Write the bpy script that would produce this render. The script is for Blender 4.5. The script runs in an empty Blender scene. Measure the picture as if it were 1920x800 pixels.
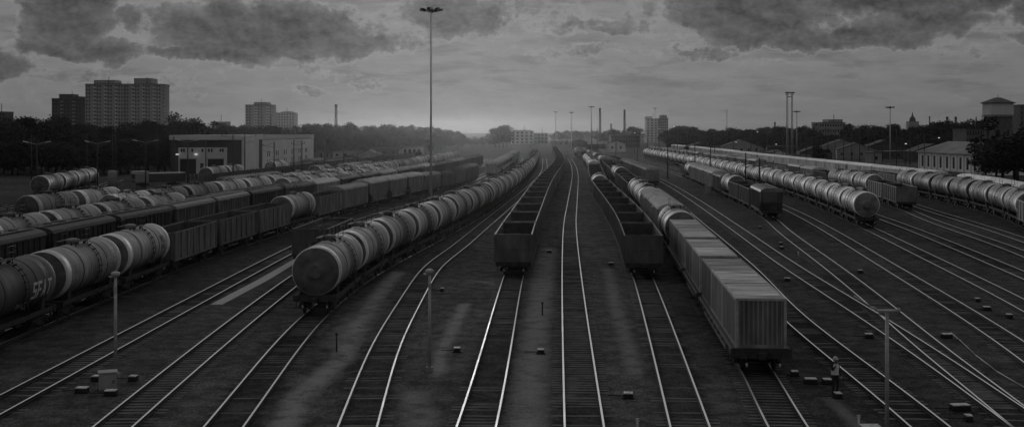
import bpy, math, random
from mathutils import Vector, Matrix
R = math.radians
PI = math.pi
random.seed(7)
scene = bpy.context.scene
col = scene.collection

# ------------------------------------------------------------------ camera
F, CH, HX, HY = 2170.0, 12.0, 960.0, 247.0
cam_d = bpy.data.cameras.new("camera")
cam = bpy.data.objects.new("camera", cam_d)
col.objects.link(cam)
cam.location = (0, 0, CH)
cam.rotation_euler = (R(90), 0, 0)
cam_d.sensor_width = 36
cam_d.lens = F / 1920 * 36
cam_d.shift_y = -(400 - HY) / 1920
cam_d.clip_end = 20000
scene.camera = cam

def wx(px, Y): return (px - HX) / F * Y
def wz(py, Y): return CH - (py - HY) / F * Y
def gp(px, py, z=0.0):
    Y = (CH - z) * F / (py - HY)
    return ((px - HX) / F * Y, Y)

# ------------------------------------------------------------------ materials
def mat(name):
    m = bpy.data.materials.new(name); m.use_nodes = True
    nt = m.node_tree; nt.nodes.clear()
    out = nt.nodes.new('ShaderNodeOutputMaterial')
    b = nt.nodes.new('ShaderNodeBsdfPrincipled')
    nt.links.new(b.outputs[0], out.inputs[0])
    return m, nt, b
class NT:
    """small wrapper for node math"""
    def __init__(s, nt): s.nt = nt
    def n(s, t, **k):
        x = s.nt.nodes.new(t)
        for a, v in k.items(): setattr(x, a, v)
        return x
    def l(s, a, b): s.nt.links.new(a, b)
    def m(s, op, a, b=None, c=None, clamp=False):
        x = s.n('ShaderNodeMath', operation=op); x.use_clamp = clamp
        for i, v in enumerate((a, b, c)):
            if v is None: continue
            if isinstance(v, (int, float)): x.inputs[i].default_value = v
            else: s.l(v, x.inputs[i])
        return x.outputs[0]
    def v(s, op, a, b=None):
        x = s.n('ShaderNodeVectorMath', operation=op)
        for i, v in enumerate((a, b)):
            if v is None: continue
            if isinstance(v, tuple): x.inputs[i].default_value = v
            else: s.l(v, x.inputs[i])
        return x.outputs['Value'] if op in ('LENGTH', 'DOT_PRODUCT') else x.outputs[0]
    def noise(s, vec, scale, detail=4, rough=.55, dist=0):
        x = s.n('ShaderNodeTexNoise'); x.inputs['Scale'].default_value = scale
        x.inputs['Detail'].default_value = detail; x.inputs['Roughness'].default_value = rough
        x.inputs['Distortion'].default_value = dist
        if vec is not None: s.l(vec, x.inputs['Vector'])
        return x.outputs['Fac']
    def ramp(s, f, a, b, c=0., d=1., smooth=True):
        x = s.n('ShaderNodeMapRange'); x.interpolation_type = 'SMOOTHSTEP' if smooth else 'LINEAR'
        s.l(f, x.inputs[0])
        for i, v in zip((1, 2, 3, 4), (a, b, c, d)): x.inputs[i].default_value = v
        return x.outputs[0]
    def scale(s, vec, k):
        x = s.n('ShaderNodeMapping'); s.l(vec, x.inputs[0]); x.inputs['Scale'].default_value = k
        return x.outputs[0]
def simple(name, val, var=.3, sc=1.5, rough=.85, metal=0., stretch=(1, 1, 1), objcol=False, bump=0., bsc=20, world=False, spec=.3):
    m, nt, b = mat(name); N = NT(nt)
    tc = N.n('ShaderNodeTexCoord')
    if world:
        g = N.n('ShaderNodeNewGeometry'); src = g.outputs['Position']
    else: src = tc.outputs['Object']
    oi = N.n('ShaderNodeObjectInfo')
    off = N.v('ADD', src, N.v('SCALE', oi.outputs['Random'], None)) if False else src
    vec = N.scale(off, stretch)
    rnd = N.n('ShaderNodeCombineXYZ'); N.l(N.m('MULTIPLY', oi.outputs['Random'], 50.), rnd.inputs[0])
    vec2 = N.v('ADD', vec, rnd.outputs[0])
    f = N.noise(vec2, sc, 5, .6)
    k = N.ramp(f, .3, .7, 1 - var, 1 + var, False)
    base = N.m('MULTIPLY', k, val)
    if objcol:
        s = N.n('ShaderNodeSeparateColor'); N.l(oi.outputs['Color'], s.inputs[0])
        base = N.m('MULTIPLY', base, s.outputs[0])
    c = N.n('ShaderNodeCombineColor')
    for i in range(3): N.l(base, c.inputs[i])
    N.l(c.outputs[0], b.inputs['Base Color'])
    b.inputs['Roughness'].default_value = rough
    b.inputs['Metallic'].default_value = metal
    b.inputs['Specular IOR Level'].default_value = spec
    if bump:
        bp = N.n('ShaderNodeBump'); bp.inputs['Strength'].default_value = bump; bp.inputs['Distance'].default_value = .03
        N.l(N.noise(vec2, bsc, 3), bp.inputs['Height']); N.l(bp.outputs[0], b.inputs['Normal'])
    return m
M = {}
M['steel'] = simple('dark_underframe_steel', .05, .5, 3, .8)
M['wheel'] = simple('worn_wheel_steel', .06, .4, 4, .5, .6)
M['tip'] = simple('pale_hose_head', .55, .1, 9, .5)
M['rust'] = simple('weathered_wagon_steel', .24, .45, 1.1, .85, 0, (1, 1, .35), True, .25, 8)
M['roof'] = simple('weathered_roof_steel', .42, .35, .9, .6, 0, (1, 2.5, 1), True, .15, 6)
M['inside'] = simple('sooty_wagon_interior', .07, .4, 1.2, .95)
M['rim'] = simple('bare_steel_rim', .22, .5, 1.5, .6, .1, (1, 1, 1), True)
M['coal'] = simple('coal', .02, .6, 4, .9, 0, (1, 1, 1), False, .8, 9)
M['concrete'] = simple('concrete', .3, .2, .8, .9, 0, (1, 1, 1), False, .2, 12)
M['sleeper'] = simple('weathered_sleeper', .1, .6, .8, .9, 0, (1, 1, 1), False, .4, 14, True)
M['galv'] = simple('galvanised_steel', .45, .2, 3, .6, .2)
M['darkmetal'] = simple('dark_metal', .03, .3, 3, .7)
M['white'] = simple('pale_paint', .6, .2, 2, .6)
M['letter'] = simple('pale_lettering', .6, .35, 5, .8)
M['mark'] = simple('dark_stencil_paint', .03, .3, 5, .8)
M['box'] = simple('pale_cabinet', .38, .12, 2, .7)
M['lid'] = simple('worn_lid', .65, .4, 4, .6)
M['pale_wall'] = simple('pale_wall', .7, .12, .15, .9)
M['whitewash'] = simple('whitewashed_wall', .95, .08, .15, .9)
M['grey_wall'] = simple('grey_wall', .32, .15, .12, .9)
M['dark_wall'] = simple('dark_cladding', .07, .2, .2, .8)
M['brick'] = simple('aged_masonry', .14, .25, .4, .95)
M['roofing'] = simple('roofing', .09, .35, .25, .8)
M['glass'] = simple('dark_window', .02, .2, .3, .15, 0, spec=.6)
M['bark'] = simple('bark', .05, .3, 4, .95)
M['skin'] = simple('skin', .4, .05, 9, .6)
M['vest'] = simple('pale_vest', .75, .15, 8, .8)
M['cloth'] = simple('dark_workwear', .03, .3, 9, .9)
M['helmet'] = simple('pale_helmet', .5, .05, 9, .4)

M['silo'] = simple('silo_paint', .3, .2, 1, .6)
M['shedroof'] = simple('stained_shed_roof', .2, .5, .12, .7, 0, (1, .6, 1))
M['concpole'] = simple('pole_concrete', .06, .2, 2, .9)
M['lampwhite'] = simple('pale_lamp_head', .75, .1, 3, .6)
def lamp_mat():
    m, nt, b = mat('lit_lamp_glass')
    b.inputs['Base Color'].default_value = (.8, .8, .8, 1)
    b.inputs['Emission Color'].default_value = (1, 1, 1, 1)
    b.inputs['Emission Strength'].default_value = .5
    return m
M['lit'] = lamp_mat()

M['tanklit'] = simple('lit_tank_end_ring', 1.6, .25, 2, .55, 0, (1, 1, 1), True)  # pale colour paints the light caught by the tank end's curved edge
M['tankend'] = simple('shaded_tank_end', .32, .5, 1.2, .8, 0, (1, 1, 1), True)  # darker colour paints the shade of ends turned from the light, plus blotches
def tank_mat():
    m, nt, b = mat('tank_barrel_paint'); N = NT(nt)
    tc = N.n('ShaderNodeTexCoord'); src = tc.outputs['Object']
    oi = N.n('ShaderNodeObjectInfo')
    rnd = N.n('ShaderNodeCombineXYZ'); N.l(N.m('MULTIPLY', oi.outputs['Random'], 60.), rnd.inputs[1])
    p = N.v('ADD', src, rnd.outputs[0])
    streak = N.noise(N.scale(p, (.5, 3.2, .35)), 1.0, 4, .6)
    blot = N.noise(p, 1.1, 5, .6)
    sp = N.n('ShaderNodeSeparateXYZ'); N.l(src, sp.inputs[0])
    ay = N.m('ABSOLUTE', N.m('ADD', sp.outputs[1], N.m('MULTIPLY', N.m('SUBTRACT', streak, .5), 2.2)))
    spill = N.ramp(ay, .35, 1.25, 1., 0.)
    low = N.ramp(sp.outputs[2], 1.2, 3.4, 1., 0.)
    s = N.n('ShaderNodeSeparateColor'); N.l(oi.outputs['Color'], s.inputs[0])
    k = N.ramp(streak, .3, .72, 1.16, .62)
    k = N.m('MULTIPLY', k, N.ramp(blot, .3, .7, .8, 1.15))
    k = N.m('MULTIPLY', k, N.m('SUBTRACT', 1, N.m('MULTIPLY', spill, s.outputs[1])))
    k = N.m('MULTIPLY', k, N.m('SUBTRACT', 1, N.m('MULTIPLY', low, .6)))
    base = N.m('MULTIPLY', k, s.outputs[0])
    c = N.n('ShaderNodeCombineColor')
    for i in range(3): N.l(base, c.inputs[i])
    N.l(c.outputs[0], b.inputs['Base Color'])
    N.l(N.ramp(blot, .3, .7, .5, .75), b.inputs['Roughness']); b.inputs['Specular IOR Level'].default_value = .25
    bp = N.n('ShaderNodeBump'); bp.inputs['Strength'].default_value = .15; bp.inputs['Distance'].default_value = .02
    N.l(blot, bp.inputs['Height']); N.l(bp.outputs[0], b.inputs['Normal'])
    return m
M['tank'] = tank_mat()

def rail_mat():
    m, nt, b = mat('polished_rail_head'); N = NT(nt)
    g = N.n('ShaderNodeNewGeometry')
    f = N.noise(g.outputs['Position'], .25, 4, .6)
    r = N.ramp(f, .35, .65, .32, .55)
    N.l(N.ramp(f, .35, .65, .42, .52), b.inputs['Roughness'])
    b.inputs['Metallic'].default_value = 1.
    b.inputs['Base Color'].default_value = (.92, .92, .92, 1)
    return m
M['railtop'] = rail_mat()
M['railside'] = simple('rusty_rail_side', .05, .3, 1, .9, 0, world=True)

def ground_mat():
    m, nt, b = mat('oily_ballast_ground'); N = NT(nt)
    g = N.n('ShaderNodeNewGeometry'); P = g.outputs['Position']
    at = N.n('ShaderNodeAttribute'); at.attribute_name = 'dust'
    big = N.noise(P, .05, 5, .6); mid = N.noise(P, .9, 6, .65); fine = N.noise(P, 9, 4, .75)
    st = N.n('ShaderNodeTexVoronoi'); st.inputs['Scale'].default_value = 11; N.l(P, st.inputs['Vector'])
    k = N.m('MULTIPLY', N.ramp(big, .3, .7, .75, 1.3), N.ramp(mid, .3, .7, .5, 1.55))
    k = N.m('MULTIPLY', k, N.ramp(fine, .25, .75, .45, 1.6, False))
    sc = N.n('ShaderNodeSeparateColor'); N.l(st.outputs['Color'], sc.inputs[0])
    k = N.m('MULTIPLY', k, N.ramp(sc.outputs[0], 0, 1, .55, 1.5, False))
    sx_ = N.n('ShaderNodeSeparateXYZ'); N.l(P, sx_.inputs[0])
    k = N.m('MULTIPLY', k, N.ramp(N.m('ABSOLUTE', N.m('ADD', sx_.outputs[0], 3.)), 6., 24., 1.1, .62))  # central glare painted into the ground colour: paler middle, darker sides
    ao = N.n('ShaderNodeAttribute'); ao.attribute_name = 'oil'
    k = N.m('MULTIPLY', k, N.m('SUBTRACT', 1, N.m('MULTIPLY', ao.outputs['Fac'], .5)))
    base = N.m('MULTIPLY', k, .078)
    patch = N.ramp(N.noise(P, .22, 7, .68), .55, .75, 0., .35)
    d = N.m('MULTIPLY', N.m('MAXIMUM', at.outputs['Fac'], patch), N.ramp(N.noise(P, .8, 6, .7), .3, .55, .25, 1.))
    d = N.m('MULTIPLY', d, N.ramp(fine, .3, .7, .8, 1.1))
    base = N.m('ADD', N.m('MULTIPLY', base, N.m('SUBTRACT', 1, N.m('MULTIPLY', d, .7))), N.m('MULTIPLY', d, .3))
    c = N.n('ShaderNodeCombineColor')
    for i in range(3): N.l(base, c.inputs[i])
    N.l(c.outputs[0], b.inputs['Base Color'])
    b.inputs['Roughness'].default_value = 1.
    b.inputs['Specular IOR Level'].default_value = .12
    bp = N.n('ShaderNodeBump'); bp.inputs['Strength'].default_value = .9; bp.inputs['Distance'].default_value = .06
    N.l(N.m('ADD', fine, N.m('MULTIPLY', st.outputs['Distance'], -.8)), bp.inputs['Height']); N.l(bp.outputs[0], b.inputs['Normal'])
    return m
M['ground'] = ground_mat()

def leaf_mat():
    m, nt, b = mat('foliage'); N = NT(nt)
    g = N.n('ShaderNodeNewGeometry')
    f = N.noise(g.outputs['Position'], .5, 3)
    base = N.m('MULTIPLY', N.ramp(f, .3, .7, .5, 1.5), .022)
    c = N.n('ShaderNodeCombineColor')
    for i in range(3): N.l(base, c.inputs[i])
    N.l(c.outputs[0], b.inputs['Base Color']); b.inputs['Roughness'].default_value = .8
    b.inputs['Specular IOR Level'].default_value = .15
    return m
M['leaf'] = leaf_mat()

# ------------------------------------------------------------------ mesh builder
class MB:
    def __init__(s): s.v = []; s.f = []; s.mi = []; s.sm = []; s.mats = []
    def m(s, k):
        if k not in s.mats: s.mats.append(k)
        return s.mats.index(k)
    def face(s, idx, mk, smooth=False): s.f.append(idx); s.mi.append(s.m(mk)); s.sm.append(smooth)
    def box(s, c, d, mk, rz=0., rx=0., ry=0.):
        b = len(s.v); mt = Matrix.Rotation(rz, 3, 'Z') @ Matrix.Rotation(ry, 3, 'Y') @ Matrix.Rotation(rx, 3, 'X')
        for z in (-.5, .5):
            for y in (-.5, .5):
                for x in (-.5, .5):
                    p = mt @ Vector((x * d[0], y * d[1], z * d[2])); s.v.append((c[0] + p.x, c[1] + p.y, c[2] + p.z))
        for q in ((0, 2, 3, 1), (4, 5, 7, 6), (0, 1, 5, 4), (2, 6, 7, 3), (0, 4, 6, 2), (1, 3, 7, 5)):
            s.face([b + i for i in q], mk)
    def tube(s, a, c, r, mk, n=6, r2=None, smooth=True, cap=True):
        a = Vector(a); c = Vector(c); d = c - a
        if d.length < 1e-6: return
        r2 = r if r2 is None else r2
        u = d.orthogonal().normalized(); w = d.normalized().cross(u)
        b = len(s.v)
        for p, rr in ((a, r), (c, r2)):
            for i in range(n):
                t = 2 * PI * i / n; q = p + u * math.cos(t) * rr + w * math.sin(t) * rr
                s.v.append(tuple(q))
        for i in range(n):
            j = (i + 1) % n; s.face([b + i, b + j, b + n + j, b + n + i], mk, smooth)
        if cap:
            s.face([b + i for i in range(n)][::-1], mk); s.face([b + n + i for i in range(n)], mk)
    def lathe_y(s, prof, cx, cz, mk, n=28, smooth=True, sx=1.):
        """prof = [(y, r)...] around axis parallel to Y"""
        b = len(s.v)
        for (y, r) in prof:
            for i in range(n):
                t = 2 * PI * i / n; s.v.append((cx + math.cos(t) * r * sx, y, cz + math.sin(t) * r))
        for k in range(len(prof) - 1):
            for i in range(n):
                j = (i + 1) % n
                s.face([b + k * n + i, b + k * n + j, b + (k + 1) * n + j, b + (k + 1) * n + i], mk, smooth)
        s.face([b + i for i in range(n)], mk); e = b + (len(prof) - 1) * n
        s.face([e + i for i in range(n)][::-1], mk)
    def lathe_z(s, prof, cx, cy, mk, n=16, smooth=True):
        b = len(s.v)
        for (z, r) in prof:
            for i in range(n):
                t = 2 * PI * i / n; s.v.append((cx + math.cos(t) * r, cy + math.sin(t) * r, z))
        for k in range(len(prof) - 1):
            for i in range(n):
                j = (i + 1) % n
                s.face([b + k * n + i, b + k * n + j, b + (k + 1) * n + j, b + (k + 1) * n + i], mk, smooth)
        s.face([b + i for i in range(n)][::-1], mk); e = b + (len(prof) - 1) * n
        s.face([e + i for i in range(n)], mk)
    def prism_y(s, poly, y0, y1, mk, smooth=False, cap=True, poly2=None):
        """poly = [(x,z)...] counter-clockwise, extruded along Y"""
        b = len(s.v); n = len(poly); p2 = poly2 or poly
        for (x, z) in poly: s.v.append((x, y0, z))
        for (x, z) in p2: s.v.append((x, y1, z))
        for i in range(n):
            j = (i + 1) % n; s.face([b + i, b + j, b + n + j, b + n + i], mk, smooth)
        if cap:
            s.face([b + i for i in range(n)][::-1], mk); s.face([b + n + i for i in range(n)], mk)
    def prism_x(s, poly, x0, x1, mk):
        """poly = [(y,z)...], extruded along X"""
        b = len(s.v); n = len(poly)
        for (y, z) in poly: s.v.append((x0, y, z))
        for (y, z) in poly: s.v.append((x1, y, z))
        for i in range(n):
            j = (i + 1) % n; s.face([b + i, b + j, b + n + j, b + n + i], mk)
        s.face([b + i for i in range(n)][::-1], mk); s.face([b + n + i for i in range(n)], mk)
    def quad(s, pts, mk):
        b = len(s.v); s.v += [tuple(p) for p in pts]; s.face(list(range(b, b + len(pts))), mk)
    def add(s, o):
        b = len(s.v); s.v += o.v
        for f, mi, sm in zip(o.f, o.mi, o.sm): s.face([b + i for i in f], o.mats[mi], sm)
        return s
    def mesh(s, name):
        me = bpy.data.meshes.new(name)
        me.from_pydata(s.v, [], s.f)
        for k in s.mats: me.materials.append(M[k])
        me.polygons.foreach_set('material_index', s.mi)
        me.polygons.foreach_set('use_smooth', s.sm)
        me.update()
        return me
    def build(s, name, parent=None, loc=None): return link(name, s.mesh(name), parent, loc)

def link(name, data, parent=None, loc=None, rot=None):
    o = bpy.data.objects.new(name, data); col.objects.link(o)
    if parent is not None: o.parent = parent
    if loc is not None: o.location = loc
    if rot is not None: o.rotation_euler = rot
    return o
def tag(o, label=None, cat=None, group=None, kind=None):
    if label: o['label'] = label
    if cat: o['category'] = cat
    if group: o['group'] = group
    if kind: o['kind'] = kind
    return o
def empty(name, loc, rz=0., rx=0.):
    o = bpy.data.objects.new(name, None); col.objects.link(o); o.location = loc; o.rotation_euler = (rx, 0, rz); o.empty_display_size = .3
    return o

ORD = ['zeroth', 'first', 'second', 'third', 'fourth', 'fifth', 'sixth', 'seventh', 'eighth', 'ninth', 'tenth', 'eleventh', 'twelfth', 'thirteenth', 'fourteenth',
       'fifteenth', 'sixteenth', 'seventeenth', 'eighteenth', 'nineteenth', 'twentieth']
def ordn(n):
    if n <= 20: return ORD[n]
    t, u = divmod(n, 10)
    tens = {2: 'twent', 3: 'thirt', 4: 'fort', 5: 'fift'}[t]
    return tens + ('ieth' if u == 0 else 'y-' + ORD[u])

# ------------------------------------------------------------------ track paths
class Path:
    def __init__(s, pts, step=2.0, smooth=12):
        pts = sorted(pts, key=lambda p: p[1])
        xs = [p[0] for p in pts]; ys = [p[1] for p in pts]; n = len(pts)
        h = [ys[i + 1] - ys[i] for i in range(n - 1)]; d = [(xs[i + 1] - xs[i]) / h[i] for i in range(n - 1)]
        mm = [d[0]] + [0 if d[i - 1] * d[i] <= 0 else 2 * d[i - 1] * d[i] / (d[i - 1] + d[i]) for i in range(1, n - 1)] + [d[-1]]
        def ev(y):
            if y <= ys[0]: return xs[0] + (y - ys[0]) * mm[0]
            if y >= ys[-1]: return xs[-1] + (y - ys[-1]) * mm[-1]
            i = 0
            while ys[i + 1] < y: i += 1
            t = (y - ys[i]) / h[i]
            return ((2 * t ** 3 - 3 * t * t + 1) * xs[i] + (t ** 3 - 2 * t * t + t) * h[i] * mm[i]
                    + (-2 * t ** 3 + 3 * t * t) * xs[i + 1] + (t ** 3 - t * t) * h[i] * mm[i + 1])
        s.ev0 = ev; s.k = smooth; s.y0 = ys[0]; s.y1 = ys[-1]
    def x(s, y):
        w = 0; a = 0
        for i in range(-4, 5):
            g = math.exp(-(i / 2.5) ** 2); a += g * s.ev0(y + i * s.k / 4 * max(1, y / 120)); w += g
        return a / w
    def frame(s, y):
        dx = (s.x(y + 1.5) - s.x(y - 1.5)) / 3
        return Vector((s.x(y), y, 0)), dx
    def adv(s, y, L):
        """Y reached after travelling L metres along the track from y"""
        _, dx = s.frame(y)
        ym = y + L / math.hypot(1, dx) / 2
        _, dx = s.frame(ym)
        return y + L / math.hypot(1, dx)

TR = {
 'far_left':   Path([(-29.6, 30), (-29.8, 60), (-29.9, 100), (-28.7, 127), (-27.6, 141), (-25, 168), (-18.0, 215), (-12.2, 254), (-8.0, 320), (-1, 560), (12, 1000), (16, 1250)]),
 'left_empty': Path([(-22.6, 30), (-22.6, 100), (-22.4, 125), (-20.3, 160), (-13.2, 215), (-7.0, 275), (-2.8, 360), (2.5, 520), (18, 1000), (22, 1250)]),
 'left_low':   Path([(-15.3, 30), (-16.3, 47), (-17.4, 80), (-17.7, 100), (-17.1, 115), (-15.2, 140), (-9.0, 205), (-3.6, 275), (1, 370), (6.0, 520), (21, 1000), (25, 1250)]),
 'tank_line':  Path([(-10.9, 30), (-11.75, 47), (-12.95, 76), (-12.5, 92), (-11.2, 106), (-9.5, 121), (-7.7, 137), (-4.0, 174), (1.2, 249), (6.2, 359), (10.3, 490), (16, 700), (26, 1000), (31, 1250)]),
 'curve_line': Path([(-5.4, 30), (-6.3, 47), (-7.2, 70), (-7.25, 98), (-5.5, 122), (-3.4, 151), (.6, 205), (3.2, 240), (9.4, 343), (13.6, 480), (18, 640), (31, 1000), (37, 1250)]),
 'gondola_line': Path([(-2.3, 30), (-1.45, 47), (.15, 97), (1.4, 123), (4.2, 179), (6.6, 222), (13, 324), (16.2, 392), (23, 620), (36, 1000), (42, 1250)]),
 'centre_line': Path([(2.3, 30), (2.94, 47), (5.0, 97), (7.5, 150), (10.1, 194), (18.0, 330), (22.2, 420), (27.0, 560), (37, 943), (45, 1250)]),
 'second_gondola_line': Path([(5.9, 30), (7.25, 47), (10.85, 96), (12.3, 120), (16.0, 213), (22.2, 315), (26.3, 400), (32, 560), (42, 943), (50, 1250)]),
 'container_line': Path([(10.0, 30), (11.45, 50), (12.3, 57), (13.7, 77), (14.7, 90), (16.2, 111), (18.5, 150), (20.4, 184), (24.8, 274), (28.5, 350), (33, 480), (42, 760), (53, 1250)]),
 'right_inner_line': Path([(15.7, 30), (17.1, 47), (18.2, 74), (20.6, 100), (24.2, 150), (28, 205), (30.8, 253), (32.6, 315), (35.0, 400), (39, 520), (46, 760), (57, 1250)]),
 'right_bare_line': Path([(19.9, 35), (21.3, 48), (22.9, 68), (24.9, 103), (28, 145), (32.4, 207), (36.6, 280), (40, 380), (44, 520), (50, 760), (61, 1250)]),
 'right_branch_line': Path([(20.8, 44), (21.6, 50), (23.3, 64), (25.4, 79), (27.4, 94), (33.7, 146), (35.8, 160), (39.3, 205), (42.3, 250), (46, 310), (50, 420), (54, 560), (66, 1250)]),
 'right_long_bare_line': Path([(22.5, 35), (28.2, 64), (33, 98), (43.0, 180), (47, 235), (51.5, 330), (54.5, 430), (58, 600), (70, 1250)]),
 'right_tank_line': Path([(27, 35), (35.5, 80), (40.5, 115), (44.6, 145), (49.5, 185), (53.0, 225), (57, 330), (59.5, 430), (62, 560), (64, 700), (75, 1250)]),
 'far_bare_line': Path([(33, 40), (42.8, 96), (51.4, 160), (55, 200), (60, 300), (64, 450), (68, 700), (80, 1250)]),
 'far_mixed_line': Path([(38, 50), (45, 88), (50.7, 115), (57.3, 160), (61, 179), (65.2, 212), (69, 280), (71.3, 380), (73, 525), (76, 700), (88, 1250)]),
 'far_outer_bare_line': Path([(42, 60), (57.0, 129), (64.4, 180), (69.5, 215), (73.2, 285), (75.2, 385), (77, 520), (80, 700), (92, 1250)]),
 'far_tank_line': Path([(50, 80), (64.3, 143), (70, 164), (73.8, 190), (77, 225), (79.8, 300), (82.5, 400), (85, 520), (88, 700), (97, 1250)]),
 'white_line': Path([(63, 120), (75, 163), (80, 187), (84, 212), (86.5, 278), (88.8, 389), (93, 500), (96, 600), (98, 800), (108, 1250)]),
 'hopper_line': Path([(-39.2, 60), (-38.6, 95), (-38.2, 106), (-37, 125), (-35.6, 154), (-32, 182), (-29, 207), (-26, 231), (-20, 285), (-13, 370), (-5, 500), (6, 760), (10, 1250)]),
 'small_tank_line': Path([(-45.8, 80), (-44.9, 109), (-43.9, 128), (-42.2, 145), (-38, 184), (-32, 230), (-25, 290), (-19, 370), (-11, 500), (2, 800), (6, 1250)]),
 'left_tank_line': Path([(-50.5, 110), (-48.3, 145), (-45.4, 175), (-39.5, 221), (-36, 255), (-31, 310), (-25, 400), (-15, 560), (-2, 850), (2, 1250)]),
 'outer_left_line': Path([(-59, 120), (-57.3, 144), (-55, 162), (-50, 200), (-45, 250), (-38, 320), (-31, 410), (-20, 570), (-6, 850), (-3, 1250)]),
 'depot_line': Path([(-72, 180), (-67, 230), (-64, 270), (-60.5, 310), (-54, 400), (-42, 560), (-20, 850), (-10, 1250)]),
 'siding_line': Path([(-66, 170), (-62, 205), (-58, 250), (-52, 320), (-44, 420), (-33, 560), (-14, 850), (-7, 1250)]),
 'outermost_line': Path([(-78, 165), (-82, 204), (-89, 244), (-98, 290)]),
}
# ------------------------------------------------------------------ tracks as geometry
RAILP = [(-.044, 0.), (-.044, -.04), (-.012, -.055), (-.012, -.13), (-.07, -.15), (-.07, -.165), (.07, -.165), (.07, -.15), (.012, -.13), (.012, -.055), (.044, -.04), (.044, 0.)]
def hash_(n): return sum(map(ord, n)) % 17
def build_track(name, p, y0, y1):
    root = tag(empty('railway_track', (0, 0, 0)), kind='structure')
    ys = []; y = y0
    while y < y1: ys.append(y); y += 1.5 if y < 130 else (3 if y < 300 else 8)
    ys.append(y1)
    fr = [(p.x(y), y, p.frame(y)[1]) for y in ys]
    for sd in (-.8, .8):
        mb = MB(); n = len(RAILP)
        far = False
        for (x, y, dx) in fr:
            L = math.hypot(1, dx); nx, ny = 1 / L, -dx / L
            for (a, z) in RAILP: mb.v.append((x + nx * (sd + a), y + ny * (sd + a), z))
        for k in range(len(fr) - 1):
            for i in range(n):
                j = (i + 1) % n
                mb.face([k * n + j, k * n + i, (k + 1) * n + i, (k + 1) * n + j], 'railtop' if i == n - 1 else 'railside')
        mb.face(list(range(n)), 'railside')
        mb.build('rail', root)
    mb = MB(); y = max(y0, 36); rng = random.Random(name)
    while y < min(y1, 260):
        c, dx = p.frame(y)
        L = 2.7 + rng.uniform(-.06, .06)
        dr = .5 + .5 * math.sin(y * .11 + hash_(name)) * math.sin(y * .043 + 2 * hash_(name))
        mb.box((c.x + rng.uniform(-.03, .03), y, -.252 + .022 * dr - .028 + rng.uniform(-.012, .008)), (L, .25, .15), 'sleeper', -math.atan(dx) + rng.uniform(-.02, .02))
        y += .55
    o = mb.build('sleepers', root); o['kind'] = 'stuff'
for nm, p in TR.items():
    y0 = max(p.y0, 34)
    build_track(nm, p, y0, 520 if p.y1 > 520 else p.y1)

# ------------------------------------------------------------------ ground
DUST = [([(528, 800), (560, 738), (610, 690), (640, 668), (672, 600), (700, 560), (745, 505)], .55, .75),
        ([(820, 695), (832, 640), (846, 615), (870, 565)], .35, .7),
        ([(790, 800), (778, 730)], .6, .5),
        ([(985, 800), (992, 720), (1002, 620), (1012, 560), (1021, 500), (1028, 462)], .75, .55),
        ([(1190, 690), (1180, 655), (1152, 560), (1140, 500)], .4, .4),
        ([(1620, 800), (1580, 760), (1555, 735)], .3, .35),
        ([(640, 640), (700, 560)], .9, .35), ([(940, 598), (1010, 596)], .25, .5), ([(885, 520), (940, 530)], .25, .4),
        ([(880, 430), (960, 380)], .8, .25), ([(1060, 740), (1075, 700)], .3, .3)]
def dust_at(x, y):
    best = 0
    for pts, w, a in DUSTW:
        for (x0, y0), (x1, y1) in zip(pts, pts[1:]):
            dx, dy = x1 - x0, y1 - y0; L = dx * dx + dy * dy
            t = max(0, min(1, ((x - x0) * dx + (y - y0) * dy) / L)) if L else 0
            d = math.hypot(x - x0 - t * dx, y - y0 - t * dy)
            if d < w * 1.5: best = max(best, min(1, a * 1.35) * (1 - (d / (w * 1.5)) ** 2))
    return best
DUSTW = [([gp(px, py) for px, py in pts], w, a) for pts, w, a in DUST]
def lin(a, b, st):
    r = []; v = a
    while v < b: r.append(v); v += st
    return r
xs = [-6000, -2500, -1000, -500, -250, -120, -80, -55] + lin(-40, 60, .3) + [60, 90, 130, 250, 500, 1000, 2500, 6000]
ysg = [-60, 0, 20] + lin(34, 125, .6) + [125, 140, 170, 220, 300, 400, 600, 1000, 1800, 3500, 9000]
gm = MB(); rng = random.Random(3)
for y in ysg:
    for x in xs: gm.v.append((x, y, -.2))
nx = len(xs)
for j in range(len(ysg) - 1):
    for i in range(nx - 1): gm.f.append([j * nx + i, j * nx + i + 1, (j + 1) * nx + i + 1, (j + 1) * nx + i])
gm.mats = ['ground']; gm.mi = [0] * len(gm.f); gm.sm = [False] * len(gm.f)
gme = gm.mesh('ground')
ca = gme.color_attributes.new('dust', 'FLOAT_COLOR', 'POINT')
buf = []; obuf = []
for (x, y, z) in gm.v:
    d = dust_at(x, y) if (-41 < x < 26 and 33 < y < 126) else 0
    buf += [d, d, d, 1]
    o_ = 0
    if -41 < x < 60 and 33 < y < 126:
        for p_ in TR.values():
            if p_.y0 - 2 < y < p_.y1:
                dd = abs(x - p_.ev0(y)); o_ = max(o_, 1 - max(0, dd - .9) / .7)
    obuf += [o_, o_, o_, 1]
ca.data.foreach_set('color', buf)
co_ = gme.color_attributes.new('oil', 'FLOAT_COLOR', 'POINT'); co_.data.foreach_set('color', obuf)
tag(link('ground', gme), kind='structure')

mb = MB()
a = [(-21.25, 81.5), (-20.4, 81.5), (-20.0, 95), (-20.0, 113), (-20.8, 113), (-20.9, 95)]
b0 = len(mb.v)
mb.v += [(x, y, -.14) for x, y in a] + [(x, y, -.21) for x, y in a]
mb.face([0, 1, 2, 3, 4, 5], 'box')
for i in range(6): mb.face([6 + i, 6 + (i + 1) % 6, (i + 1) % 6, i], 'box')
tag(mb.build('walkway'), kind='structure')

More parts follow.
